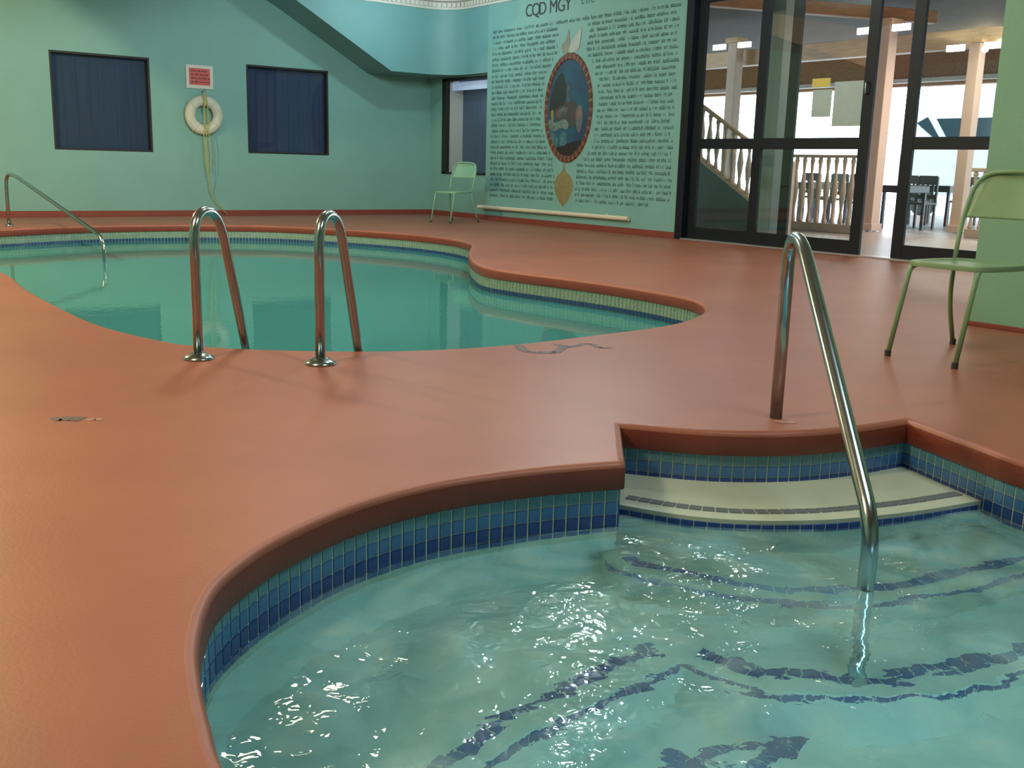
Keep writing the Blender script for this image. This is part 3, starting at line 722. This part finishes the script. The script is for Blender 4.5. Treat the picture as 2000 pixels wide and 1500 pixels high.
# oval picture: raised rope frame, flat painted picture, crest above, spoon shape below
fm = MB(); N = 72
for k in range(N):
    a = 2 * math.pi * k / N; a2 = 2 * math.pi * (k + 0.86) / N; vs = []
    for an in (a, a2):
        for rr, xx in ((1.0, 0), (0.985, -0.022), (0.89, -0.022), (0.87, 0)):
            vs.append((XM + xx, OY + RY * rr * math.cos(an), OZ + RZ * rr * math.sin(an)))
    fm.cur = k % 2
    fm.add(vs, [(0, 1, 5, 4), (1, 2, 6, 5), (2, 3, 7, 6), (0, 3, 2, 1), (4, 5, 6, 7)])
fo = fm.build('oval_frame', [mat('frame_copper', (0.23, 0.10, 0.055), 0.5, var=0.3, vscale=20), mat('frame_brown', (0.15, 0.045, 0.03), 0.5, var=0.3, vscale=20)], mural); rel(fo, mp_); fo['label'] = 'reddish brown twisted oval frame'
def flat(pts, off, m, name='paint', parent=None):
    vs = [(XM - off, OY - y * RY, OZ + z * RZ) for y, z in pts]      # y to the right as seen, z up, in units of the oval
    o = MB().add(vs, [tuple(range(len(vs)))]).build(name, m, mural); rel(o, mp_); return o
pic = mat('picture_sky', (0.012, 0.04, 0.085), 0.6, col2=(0.02, 0.09, 0.15), vscale=2.5)
o = flat([(0.89 * math.cos(2 * math.pi * k / 48), 0.89 * math.sin(2 * math.pi * k / 48)) for k in range(48)][::1], 0.004, pic, 'picture'); o['label'] = 'dark blue painted night scene'
def clipo(pts, s=0.87):
    out = []
    for y, z in pts:
        q = math.hypot(y, z); out.append((y * s / q, z * s / q) if q > s else (y, z))
    return out
def blob(ctrl, off, col, col2, name, vs=6):
    P, _ = smooth_path([Vector(c) for c in ctrl], (), True, 5)
    flat(clipo([(p.x, p.y) for p in P]), off, mat(name + '_paint', tuple(c * 0.7 for c in col), 0.6, col2=tuple(c * 0.55 for c in col2), vscale=16), name)
blob([(-0.62, 0.45), (-0.3, 0.66), (-0.15, 0.5), (-0.1, 0.2), (-0.15, -0.05), (-0.75, -0.1), (-0.8, 0.1)], 0.005, (0.02, 0.05, 0.045), (0.04, 0.035, 0.035), 'rock_shape')
blob([(-0.05, 0.5), (0.08, 0.42), (0.1, 0.15), (0.35, 0.1), (0.42, -0.25), (0.1, -0.35), (-0.6, -0.12), (-0.5, 0.0), (-0.15, 0.1)], 0.006, (0.05, 0.07, 0.075), (0.12, 0.09, 0.075), 'figure_shape')
blob([(-0.02, 0.45), (0.08, 0.3), (0.06, 0.12), (-0.06, 0.1), (-0.08, 0.3)], 0.007, (0.10, 0.17, 0.19), (0.05, 0.10, 0.12), 'veil_shape')
blob([(-0.5, -0.08), (-0.2, 0.02), (0.0, 0.0), (-0.1, -0.1), (-0.42, -0.16)], 0.0075, (0.18, 0.18, 0.17), (0.10, 0.10, 0.10), 'arm_shape')
blob([(-0.8, -0.2), (-0.5, -0.25), (-0.1, -0.2), (0.05, -0.3), (0.0, -0.38), (-0.3, -0.36), (-0.55, -0.42), (-0.78, -0.35)], 0.008, (0.24, 0.34, 0.30), (0.10, 0.18, 0.18), 'wave_shape')
blob([(-0.8, -0.42), (-0.55, -0.45), (-0.35, -0.6), (-0.5, -0.75), (-0.62, -0.65)], 0.008, (0.10, 0.24, 0.30), (0.05, 0.12, 0.16), 'swell_shape')
blob([(-0.3, -0.5), (-0.12, -0.42), (0.02, -0.6), (-0.1, -0.68), (-0.3, -0.66)], 0.0085, (0.10, 0.26, 0.32), (0.05, 0.14, 0.18), 'swell_shape')
blob([(-0.62, -0.75), (-0.3, -0.7), (0.35, -0.6), (0.62, -0.6), (0.4, -0.85), (-0.35, -0.85)], 0.0065, (0.015, 0.02, 0.022), (0.05, 0.02, 0.02), 'shore_shape')
blob([(0.35, -0.02), (0.55, 0.05), (0.62, -0.2), (0.5, -0.45), (0.38, -0.35)], 0.0072, (0.10, 0.20, 0.26), (0.22, 0.16, 0.14), 'glow_shape')
blob([(-0.72, -0.05), (-0.62, -0.02), (-0.6, -0.2), (-0.66, -0.24)], 0.009, (0.36, 0.33, 0.10), (0.30, 0.26, 0.08), 'glint_shape')
blob([(0.42, -0.05), (0.54, -0.02), (0.55, -0.15), (0.44, -0.2)], 0.009, (0.42, 0.18, 0.12), (0.30, 0.16, 0.12), 'glint_shape')
# crest (two small wings of pale paint) and ochre spoon
blob([(-0.32, 1.06), (-0.36, 1.16), (-0.18, 1.24), (-0.12, 1.34), (-0.08, 1.22), (-0.1, 1.04)], 0.004, (0.14, 0.18, 0.15), (0.20, 0.19, 0.15), 'crest')
def blob2(ctrl, off, col, col2, name):
    P, _ = smooth_path([Vector(c) for c in ctrl], (), True, 5); return flat([(p.x, p.y) for p in P], off, mat(name + '_paint', col, 0.6, col2=col2, vscale=9), name)
for o in [q for q in mural.children if q.name.startswith('crest')]: bpy.data.objects.remove(o)
o = blob2([(-0.34, 1.03), (-0.36, 1.14), (-0.2, 1.24), (-0.1, 1.42), (-0.04, 1.24), (-0.04, 1.02)], 0.004, (0.16, 0.19, 0.16), (0.26, 0.24, 0.2), 'crest'); o['label'] = 'dull grey brown crest shape'
o = blob2([(-0.06, 1.02), (0.02, 1.18), (0.26, 1.32), (0.42, 1.42), (0.4, 1.2), (0.32, 1.04)], 0.005, (0.42, 0.47, 0.42), (0.34, 0.36, 0.33), 'crest'); o['label'] = 'pale right wing of the crest'
sp = MB(); prof = [(1.02, 0.03), (1.12, 0.045), (1.18, 0.11), (1.24, 0.24), (1.36, 0.34), (1.48, 0.345), (1.6, 0.28), (1.72, 0.15), (1.79, 0.05), (1.81, 0.0)]
vs = []; 
for (zz, hw) in prof:
    vs += [(XM - 0.002, OY + 0.05 - hw * 0.64, OZ - zz * RZ), (XM - 0.012, OY + 0.05, OZ - zz * RZ), (XM - 0.002, OY + 0.05 + hw * 0.64, OZ - zz * RZ)]
fs = []
for i in range(len(prof) - 1):
    for k in range(2): fs.append((i * 3 + k, i * 3 + k + 1, (i + 1) * 3 + k + 1, (i + 1) * 3 + k))
o = MB().add(vs, fs).build('spoon_shape', M['gold'], mural, smooth=True); rel(o, mp_); o['label'] = 'ochre painted pendant shape under the oval'

# ------------------------------------------------------------------ pole on wall under the mural
A = onX(935, 405, XW - 0.04); B = onX(1228, 428, XW - 0.04)
pole = empty('pole', (XW - 0.04, (A.y + B.y) / 2, 0.21), label='long cream pole fixed low along the wall under the mural', cat='pole'); pp = pole.location.copy()
rel(MB().tube([(XW - 0.045, A.y, 0.215), (XW - 0.045, (A.y + B.y) / 2, 0.215), (XW - 0.045, B.y, 0.215)], 0.033, 12).build('shaft', M['cream'], pole, auto=50), pp)
for y in (A.y - 0.5, B.y + 0.5): rel(MB().box((XW - 0.012, y - 0.02, 0.17), (XW, y + 0.02, 0.26)).build('bracket', M['white'], pole), pp)

# ------------------------------------------------------------------ life ring, rope, sign
rc = onY(395, 225, YW - 0.07); rc = Vector((5.97, YW - 0.065, 1.56))
ring = empty('life_ring', rc, label='white life ring hanging on the back wall between the windows', cat='life ring')
R0, r0 = 0.222, 0.082; vs = []; fs = []; n1, n2 = 48, 16
for i in range(n1):
    a = 2 * math.pi * i / n1
    for k in range(n2):
        b_ = 2 * math.pi * k / n2; rr = R0 + r0 * math.cos(b_); vs.append((rr * math.cos(a), 0.058 * math.sin(b_), rr * math.sin(a)))
for i in range(n1):
    for k in range(n2): fs.append((i * n2 + k, i * n2 + (k + 1) % n2, ((i + 1) % n1) * n2 + (k + 1) % n2, ((i + 1) % n1) * n2 + k))
MB().add(vs, fs).build('ring_body', M['ring'], ring, smooth=True)
for a in (math.radians(52), math.radians(-38), math.radians(142), math.radians(-128)):
    bd = MB(); c = Vector((R0 * math.cos(a), 0, R0 * math.sin(a))); rad = Vector((math.cos(a), 0, math.sin(a)))
    pth = [c + rad * (r0 + 0.003) * math.cos(q) + Vector((0, 0.061, 0)) * math.sin(q) for q in [2 * math.pi * k / 16 for k in range(17)]]
    bd.tube(pth, 0.006, 6, False); bd.build('band', M['cream'], ring, smooth=True)
hk = MB().tube(bez([(0, 0.06, 0.36), (0, -0.06, 0.36), (0, -0.075, 0.40)], 0.02), 0.008, 8).build('hook', M['chrome'], ring, smooth=True)
rope = empty('rope', (rc.x, YW - 0.13, 1.9), label='thin yellow rope looped over the life ring and trailing to the deck', cat='rope')
def wob(p0, p1, n, amp, seed):
    q = random.Random(seed); return [Vector(p0).lerp(Vector(p1), k / n) + Vector((q.uniform(-amp, amp), 0, 0)) for k in range(n + 1)]
rel(MB().tube(wob((5.955, YW - 0.135, 1.93), (5.985, YW - 0.135, 0.62), 14, 0.012, 1) + wob((6.0, YW - 0.10, 0.55), (6.06, YW - 0.05, 0.28), 5, 0.012, 2) + [Vector((6.17, YW - 0.05, 0.16)), Vector((6.3, YW - 0.07, 0.01))], 0.0075, 6).build('strand', M['rope'], rope, smooth=True), rope.location)
rel(MB().tube(wob((5.985, YW - 0.137, 1.90), (6.045, YW - 0.132, 0.75), 12, 0.014, 5) + [Vector((6.0, YW - 0.12, 0.66)), Vector((5.96, YW - 0.12, 0.78))] + wob((5.94, YW - 0.13, 0.9), (5.95, YW - 0.133, 1.85), 10, 0.012, 6), 0.0075, 6).build('strand', M['rope'], rope, smooth=True), rope.location)
sg = empty('wall_sign', (5.94, YW - 0.01, 1.96), label='small white bordered red safety sign above the life ring', cat='sign')
MB().box((-0.215, -0.008, 0), (0.215, 0.008, 0.355)).build('sign_board', M['white'], sg, bevel=0.003)
MB().box((-0.165, -0.012, 0.055), (0.165, -0.007, 0.305)).build('sign_panel', M['signred'], sg)
lm = MB(); q = random.Random(4)
for rw in range(4):
    x = -0.14
    while x < 0.13:
        wd = q.uniform(0.015, 0.05); lm.box((x, -0.0135, 0.255 - rw * 0.055), (x + wd, -0.0122, 0.275 - rw * 0.055)); x += wd + q.uniform(0.01, 0.02)
tag(lm.build('sign_print', mat('sign_dark_print', (0.16, 0.03, 0.04), 0.6, var=0.2), sg), kind='stuff')

# ------------------------------------------------------------------ handrails
def rail(name, path, r, label, group=None, flange=None, seg=20, cat='handrail'):
    base = Vector(path[0]); root = empty(name, (base.x, base.y, 0), label=label, cat=cat, group=group)
    MB().tube([Vector(p) - Vector((base.x, base.y, 0)) for p in path], r, seg).build('tube', M['chrome'], root, smooth=True)
    if flange:
        MB().lathe([(r, 0.03), (r + 0.012, 0.028), (flange * 0.75, 0.018), (flange, 0.008), (flange, 0.0), (r, 0.0)], (0, 0, 0), 28).build('flange', M['chrome'], root, smooth=True)
    return root
def path3(base, d, prof, rad, n=10):
    d = Vector(d).normalized(); return bez([(base[0] + d.x * s, base[1] + d.y * s, z) for s, z in prof], rad, n)
for (bx, by), lab in (((388, 701), 'left steel ladder handrail at the swimming pool edge'), ((626, 711), 'right steel ladder handrail at the swimming pool edge')):
    b_ = F(bx, by)
    rail('ladder_handrail', path3(b_, (0.78, 0.62), [(0, 0), (0.0, 0.665), (0.21, 0.665), (0.43, -0.02), (0.52, -0.30), (0.52, -0.9)], 0.15), 0.0225, lab, 'swimming pool ladder handrails', 0.07)
b_ = F(1515, 816)
e_ = F(1690, 1145, WATER); dd = (e_ - b_).to_2d(); Ls = dd.length
d3 = Vector((dd.x, dd.y)).normalized(); q_ = [(0, 0), (0.0, 0.675), (0.155, 0.675), (Ls + 0.01, -0.045)]
rp = [(b_.x + d3.x * s_, b_.y + d3.y * s_, z_) for s_, z_ in q_] + [(e_.x, e_.y, -0.24), U(1674, 1320, -0.58), U(1668, 1500, -1.09)]
rail('spa_handrail', bez(rp, 0.10, 10), 0.0235, 'tall steel handrail curving from the deck into the spa water', None, None)
bl_ = F(18, 441); e_ = F(205, 512, WATER); dd = (e_ - bl_).to_2d(); Ls = dd.length
rail('entry_handrail', path3(bl_, dd, [(0, 0), (0, 0.64), (0.30, 0.64), (Ls, 0.04), (Ls, WATER - 0.1), (Ls, -0.9)], 0.2), 0.022, 'slanting steel handrail at the far left pool steps', None, 0.05)

# ------------------------------------------------------------------ metal chairs
def make_chair(name, loc, rz, label, m, parts=None):
    """front of the chair looks to local +x"""
    root = empty(name, loc, rz, label=label, cat='chair', group='green metal chairs')
    seat_z = 0.485
    P, _ = smooth_path([(-0.20, -0.20), (0.20, -0.205), (0.235, -0.16), (0.245, 0), (0.235, 0.16), (0.20, 0.205), (-0.20, 0.20), (-0.235, 0.1), (-0.235, -0.1)], (), True, 4)
    mb = MB(); n = len(P)
    loops = [[Vector((p.x * s, p.y * s, z)) for p in P] for s, z in ((1.0, seat_z - 0.026), (1.012, seat_z - 0.010), (1.0, seat_z), (0.93, seat_z + 0.001), (0.86, seat_z - 0.008), (0.5, seat_z - 0.012))]
    mb = strip(loops); mb.add(loops[-1], [tuple(range(n))]); mb.add(loops[0], [tuple(range(n - 1, -1, -1))])
    mb.build('seat', m, root, auto=50)
    for s in (-1, 1):
        MB().tube(bez([(0.19, 0.175 * s, seat_z - 0.02), (0.225, 0.185 * s, seat_z - 0.035), (0.33, 0.19 * s, 0.012)], 0.03), 0.0125, 12).build('leg', m, root, smooth=True)
        lg = MB().tube(bez([(-0.19, 0.215 * s, seat_z - 0.02), (-0.215, 0.235 * s, 0.25), (-0.33, 0.26 * s, 0.012)], 0.2), 0.0125, 12).build('leg', m, root, smooth=True)
        for (x, y) in ((0.33, 0.19 * s), (-0.33, 0.26 * s)):
            MB().lathe([(0.016, 0.0), (0.016, 0.028), (0.0135, 0.032)], (x, y, 0), 12).build('rubber_foot', M['rubber'], root)
    hoop = bez([(-0.19, -0.215, seat_z - 0.02), (-0.25, -0.235, 0.70), (-0.325, -0.215, 0.925), (-0.335, 0, 0.945), (-0.325, 0.215, 0.925), (-0.25, 0.235, 0.70), (-0.19, 0.215, seat_z - 0.02)], 0.15, 8)
    MB().tube(hoop, 0.012, 12).build('back_frame', m, root, smooth=True)
    mb = MB(); nn = 10; vs = []
    for zi, z in enumerate((0.70, 0.71, 0.92, 0.935)):
        for k in range(nn + 1):
            u = -1 + 2 * k / nn; w = {0: 0.225, 1: 0.232, 2: 0.185, 3: 0.15}[zi]
            x = -0.245 - (z - 0.70) * 0.36 - 0.028 * (1 - u * u); vs.append((x, w * u, z))
    fs = [(j * (nn + 1) + k, j * (nn + 1) + k + 1, (j + 1) * (nn + 1) + k + 1, (j + 1) * (nn + 1) + k) for j in range(3) for k in range(nn)]
    bk = mb.add(vs, fs).build('backrest', m, root, smooth=True); so = bk.modifiers.new('solid', 'SOLIDIFY'); so.thickness = 0.008
    return root
make_chair('metal_chair', (4.955, 2.785, 0), math.radians(180 - 3), 'pale green metal chair standing by the green wall at the right', M['chair'])
fcp = F(885, 434)
make_chair('metal_chair', (fcp.x, fcp.y, 0), math.radians(200), 'faded green metal chair standing below the corner window', M['chair2'])

# ------------------------------------------------------------------ marks on the deck
def decal(pts, w, m, name, label):
    mb = MB()
    for a, b in zip(pts, pts[1:]):
        a, b = F(*a), F(*b); t = (b - a); 
        if t.length < 1e-6: continue
        t.normalize(); nn = Vector((-t.y, t.x, 0)) * w / 2
        mb.add([a + nn + Vector((0, 0, .0012)), a - nn + Vector((0, 0, .0012)), b - nn + Vector((0, 0, .0012)), b + nn + Vector((0, 0, .0012))], [(0, 1, 2, 3)])
    o = mb.build(name, m, deck); o['label'] = label
decal([(1013, 674), (1018, 681), (1030, 687), (1055, 689), (1085, 689), (1098, 680), (1110, 675)], 0.05, M['stain'], 'painted_marking', 'worn dark painted depth marking by the pool edge')
decal([(1085, 672), (1105, 678), (1125, 676), (1140, 671), (1155, 672), (1172, 680), (1195, 679)], 0.035, M['stain'], 'painted_marking', 'worn dark painted depth marking by the pool edge')
decal([(102, 820), (118, 818), (140, 818), (162, 819)], 0.06, M['stain'], 'painted_marking', 'faded dark mark on the left of the deck')
decal([(170, 821), (186, 819), (200, 820)], 0.025, M['chalk'], 'painted_marking', 'faded pale mark on the left of the deck')
decal([(1512, 822), (1535, 826), (1552, 824)], 0.03, M['chalk'], 'painted_marking', 'pale scuff beside the spa handrail')

# ------------------------------------------------------------------ lobby beyond the doors
LF = -0.015
o = MB().box((XW + 0.16, -2, LF - 0.2), (23.0, 22, LF)).build('floor_lobby', M['tilefloor']); tag(o, 'grey brown tiled lobby floor beyond the glass doors', None, kind='structure')
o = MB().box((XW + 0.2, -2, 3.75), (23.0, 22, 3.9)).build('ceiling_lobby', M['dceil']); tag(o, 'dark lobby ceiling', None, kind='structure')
o = MB().box((23.0, -40, -0.3), (90, 70, -0.1)).build('ground_outside', M['snow']); tag(o, 'very bright ground outside the lobby', None, kind='structure')
XL = 22.6
hz0 = onX(1600, 178, XL).z
o = MB().box((XL, -2, hz0), (XL + 0.3, 22, 3.9)).build('wall_lobby_head', M['wood']); tag(o, 'brown timber band above the lobby windows', None, kind='structure')
o = MB().box((XW + 0.3, 21.8, 0), (23, 22, 3.8)).build('wall_lobby_side', M['tan']); tag(o, None, None, kind='structure')
o = MB().box((XW + 0.3, -2, 0), (23, -1.8, 3.8)).build('wall_lobby_far_side', M['tan']); tag(o, None, None, kind='structure')
def beam(name, a, b, hz, w, m, label):
    a, b = Vector(a), Vector(b); d = (b - a); L = d.length; mid = (a + b) / 2
    o = MB().box((-L / 2, -w / 2, -hz / 2), (L / 2, w / 2, hz / 2)).build(name, m, None, bevel=0.01); o.location = mid; o.rotation_euler = (0, 0, math.atan2(d.y, d.x)); tag(o, label, None, kind='structure'); return o
XB1 = 16.6
zA = onX(1620, 100, XB1).z
beam('trim_3', (XB1, 0, zA), (XB1, 21.5, zA), 0.30, 0.25, M['wood2'], 'light timber beam across the lobby above the doors view')
beam('trim_4', (XL - 0.1, -1.5, hz0 + 0.12), (XL - 0.1, 21.5, hz0 + 0.12), 0.10, 0.2, M['white'], 'white ledge under the timber band of the lobby windows')
yb = onX(1600, 40, 13.5).y
beam('trim_5', (11.0, onX(1400, 5, 13.4).y, 3.55), (XB1, onX(1400, 5, 13.4).y - 2, 3.55), 0.2, 0.18, M['wood'], 'dark timber beam under the lobby ceiling')
def column(px, py_base_hint, X, w, ztop, label):
    p = onX(px, py_base_hint, X)
    root = empty('column', (X, p.y, 0), label=label, cat='column', group='lobby columns')
    MB().box((-w / 2, -w / 2, 0), (w / 2, w / 2, ztop)).build('shaft', M['tan'], root, bevel=0.01)
    MB().box((-w / 2 - 0.05, -w / 2 - 0.05, ztop), (w / 2 + 0.05, w / 2 + 0.05, ztop + 0.1)).build('capital', M['wood2'], root, bevel=0.01)
    MB().box((-w / 2 - 0.03, -w / 2 - 0.03, 0), (w / 2 + 0.03, w / 2 + 0.03, 0.12)).build('plinth', M['tan'], root, bevel=0.01)
    for dy in (-0.45, 0.2) if w < 0.34 else (-0.5,):
        MB().box((-w / 2 - 0.08, dy * 1.0 - 0.05, ztop - 0.12), (-w / 2 - 0.02, dy + 0.25, ztop - 0.02)).build('light_fitting', M['tubelight'], root)
    return root
column(1697, 445, 15.2, 0.23, onX(1736, 50, 15.2).z, 'nearest tan square column seen through the open door gap')
column(1428, 240, 16.2, 0.22, onX(1432, 85, 16.2).z, 'tan square column behind the staircase')
column(1886, 300, 16.4, 0.19, onX(1902, 85, 16.4).z, 'tan square column behind the right door panel')
gp = onX(1512, 300, 11.3)
o = MB().box((11.1, gp.y - 0.17, LF), (11.5, gp.y + 0.17, 3.75)).build('wall_lobby_pier', M['grey'], None, bevel=0.01); tag(o, 'grey pier just behind the fixed door panel', None, kind='structure')
# staircase rising to the left
XS = 12.6
sA = onX(1350, 300, XS); sB = onX(1458, 388, XS)
stair = empty('staircase', (XS, sB.y, LF), label='dark green staircase rising left behind the fixed glass panel', cat='staircase'); sp_ = stair.location.copy()
dy = (sA.y - sB.y); dz = (sA.z - sB.z); k_ = dz / dy
y_lo = sB.y - (sB.z - 0.1) / k_; nst = 12; run = 0.28
ang = math.atan(k_)
# stringer
def szy(y): return sB.z + k_ * (y - sB.y)
y_hi = y_lo + 4.2
rel(MB().add([(XS, y_lo, LF), (XS, y_hi, LF), (XS, y_hi, szy(y_hi)), (XS, y_lo, szy(y_lo)), (XS + 0.06, y_lo, LF), (XS + 0.06, y_hi, LF), (XS + 0.06, y_hi, szy(y_hi)), (XS + 0.06, y_lo, szy(y_lo))],
             [(0, 3, 2, 1), (4, 5, 6, 7), (0, 1, 5, 4), (3, 7, 6, 2), (1, 2, 6, 5), (0, 4, 7, 3)]).build('side_panel', M['stair'], stair), sp_)
rel(MB().add([(XS - 0.03, y_lo, szy(y_lo)), (XS - 0.03, y_hi, szy(y_hi)), (XS - 0.03, y_hi, szy(y_hi) + 0.05), (XS - 0.03, y_lo, szy(y_lo) + 0.05), (XS + 0.09, y_lo, szy(y_lo)), (XS + 0.09, y_hi, szy(y_hi)), (XS + 0.09, y_hi, szy(y_hi) + 0.05), (XS + 0.09, y_lo, szy(y_lo) + 0.05)],
             [(0, 3, 2, 1), (4, 5, 6, 7), (0, 1, 5, 4), (3, 7, 6, 2), (1, 2, 6, 5), (0, 4, 7, 3)]).build('string_cap', M['wood2'], stair), sp_)
for k in range(nst):
    ya = y_lo + 0.1 + k * run; z = szy(ya) - 0.32
    rel(MB().box((XS + 0.06, ya, z - 0.05), (XS + 0.4, ya + run + 0.02, z)).build('tread', M['stair'], stair), sp_)
bprof = [(0.02, 0), (0.03, 0.02), (0.022, 0.08), (0.016, 0.16), (0.03, 0.30), (0.038, 0.42), (0.03, 0.52), (0.016, 0.66), (0.022, 0.76), (0.03, 0.80), (0.02, 0.84)]
def bal_mesh(h, m): return MB().lathe([(r_ * 1.35, z * h / 0.84) for r_, z in bprof], (0, 0, 0), 8).mesh('baluster', m)
bm1 = bal_mesh(0.78, M['tan'])
k = 0; y = y_lo + 0.08
while y < y_hi - 0.1:
    o = link('baluster', bm1, stair, (0.03, y - sp_.y, szy(y) + 0.04 - sp_.z)); y += 0.17
rel(MB().tube([(XS + 0.03, y_lo, szy(y_lo) + 0.84), (XS + 0.03, y_hi, szy(y_hi) + 0.84)], 0.035, 10).build('handrail', M['wood2'], stair, smooth=True), sp_)
rel(MB().box((XS - 0.03, y_lo - 0.1, LF), (XS + 0.09, y_lo + 0.02, szy(y_lo) + 0.98)).build('newel_post', M['tan'], stair, bevel=0.01), sp_)
# balustrade in front of the tables
XG = 14.1
g0 = onX(1690, 320, XG).y; g1 = onX(1538, 320, XG).y
gz = onX(1600, 302, XG).z
bal = empty('balustrade', (XG, (g0 + g1) / 2, LF), label='tan turned baluster railing seen behind the sliding door', cat='railing'); bp_ = bal.location.copy()
rel(MB().box((XG - 0.04, g0, gz - 0.05), (XG + 0.04, g1 + 0.6, gz)).build('handrail', M['tan'], bal, bevel=0.01), bp_)
rel(MB().box((XG - 0.05, g0, LF), (XG + 0.05, g1 + 0.6, LF + 0.14)).build('bottom_rail', M['tan'], bal, bevel=0.01), bp_)
bm2 = bal_mesh(gz - 0.05 - LF - 0.14, M['tan']); y = g0 + 0.06
while y < g1 + 0.55: link('baluster', bm2, bal, (0, y - bp_.y, 0.14)); y += 0.155
# second railing at the right
XG2 = 15.4; h0 = onX(1945, 350, XG2).y; h1 = onX(1898, 350, XG2).y
bal2 = empty('balustrade', (XG2, (h0 + h1) / 2, LF), label='short tan baluster railing at the far right of the lobby', cat='railing'); bp_ = bal2.location.copy()
rel(MB().box((XG2 - 0.04, h0 - 0.6, 1.0), (XG2 + 0.04, h1, 1.06)).build('handrail', M['tan'], bal2, bevel=0.01), bp_)
rel(MB().box((XG2 - 0.05, h0 - 0.6, LF), (XG2 + 0.05, h1, LF + 0.14)).build('bottom_rail', M['tan'], bal2, bevel=0.01), bp_)
bm3 = bal_mesh(1.0 - LF - 0.14, M['tan']); y = h1 - 0.06
while y > h0 - 0.5: link('baluster', bm3, bal2, (0, y - bp_.y, 0.14)); y -= 0.155
# tables and chairs (dark silhouettes against the daylight)
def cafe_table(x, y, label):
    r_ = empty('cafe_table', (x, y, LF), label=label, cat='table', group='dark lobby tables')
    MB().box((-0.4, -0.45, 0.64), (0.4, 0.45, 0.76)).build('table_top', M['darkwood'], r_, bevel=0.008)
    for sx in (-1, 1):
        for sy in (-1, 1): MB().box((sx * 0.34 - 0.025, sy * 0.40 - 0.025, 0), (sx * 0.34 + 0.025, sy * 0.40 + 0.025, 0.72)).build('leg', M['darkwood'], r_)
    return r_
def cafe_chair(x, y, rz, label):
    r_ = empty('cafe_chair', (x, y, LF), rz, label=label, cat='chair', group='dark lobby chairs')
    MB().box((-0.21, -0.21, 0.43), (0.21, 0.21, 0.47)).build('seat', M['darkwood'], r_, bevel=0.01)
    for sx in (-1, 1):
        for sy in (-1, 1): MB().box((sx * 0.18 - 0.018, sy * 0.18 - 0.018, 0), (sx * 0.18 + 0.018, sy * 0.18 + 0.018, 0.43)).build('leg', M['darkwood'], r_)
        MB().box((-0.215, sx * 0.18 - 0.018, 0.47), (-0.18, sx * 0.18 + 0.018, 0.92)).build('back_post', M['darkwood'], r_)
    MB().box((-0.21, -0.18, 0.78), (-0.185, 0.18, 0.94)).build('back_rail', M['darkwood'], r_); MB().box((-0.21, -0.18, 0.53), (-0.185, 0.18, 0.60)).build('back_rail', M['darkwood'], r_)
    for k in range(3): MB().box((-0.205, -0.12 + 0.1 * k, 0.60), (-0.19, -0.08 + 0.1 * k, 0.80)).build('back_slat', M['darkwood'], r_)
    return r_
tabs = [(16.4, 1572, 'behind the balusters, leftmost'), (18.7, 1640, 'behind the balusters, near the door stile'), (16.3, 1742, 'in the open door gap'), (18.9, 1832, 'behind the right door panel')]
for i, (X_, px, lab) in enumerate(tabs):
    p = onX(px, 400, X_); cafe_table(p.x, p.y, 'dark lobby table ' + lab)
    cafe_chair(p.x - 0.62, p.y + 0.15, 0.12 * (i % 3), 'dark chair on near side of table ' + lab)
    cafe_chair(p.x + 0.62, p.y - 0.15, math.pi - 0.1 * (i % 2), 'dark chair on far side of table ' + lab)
# white van outside
XV = 25.0
v0 = onX(1830, 232, XV); v1 = onX(1850, 270, XV)
van = empty('van', (XV, v0.y - 2, -0.1), label='white van parked in bright daylight outside the lobby windows', cat='van'); vp = van.location.copy()
yf = v0.y + 1.1
side = [(yf, 0.45), (yf + 0.1, 1.2), (yf - 0.3, 1.75), (v0.y + 0.55, v0.z + 0.5), (v0.y - 0.2, v0.z + 0.75), (v0.y - 4.6, v0.z + 0.75), (v0.y - 4.8, v0.z), (v0.y - 4.8, 0.45)]
mb = MB(); n = len(side); vs = [(XV, y, z) for y, z in side] + [(XV + 2.0, y, z) for y, z in side]
mb.add(vs, [tuple(range(n)), tuple(range(2 * n - 1, n - 1, -1))] + [(i, n + i, n + (i + 1) % n, (i + 1) % n) for i in range(n)])
rel(mb.build('body', M['vanwhite'], van, bevel=0.06), vp)
rel(MB().add([(XV - 0.02, v0.y, v0.z), (XV - 0.02, v1.y, v1.z), (XV - 0.02, v0.y - 3.2, v1.z), (XV - 0.02, v0.y - 3.2, v0.z)], [(0, 1, 2, 3)]).build('side_window', M['vanglass'], van), vp)
rel(MB().add([(XV - 0.02, v0.y + 0.25, v0.z + .05), (XV - 0.02, v0.y + 0.55, v0.z - 0.1), (XV - 0.02, v1.y + 0.35, v1.z), (XV - 0.02, v1.y + 0.2, v1.z)], [(0, 1, 2, 3)]).build('quarter_window', M['vanglass'], van), vp)
for y in (yf - 0.9, v0.y - 3.7):
    wh = MB().lathe([(0.18, -0.02), (0.30, -0.02), (0.36, 0.02), (0.36, 0.2), (0.2, 0.22)], (XV - 0.02, y, 0.26), 20, Matrix.Rotation(math.pi / 2, 3, 'Y')); rel(wh.build('wheel', M['rubber'], van, smooth=True), vp)
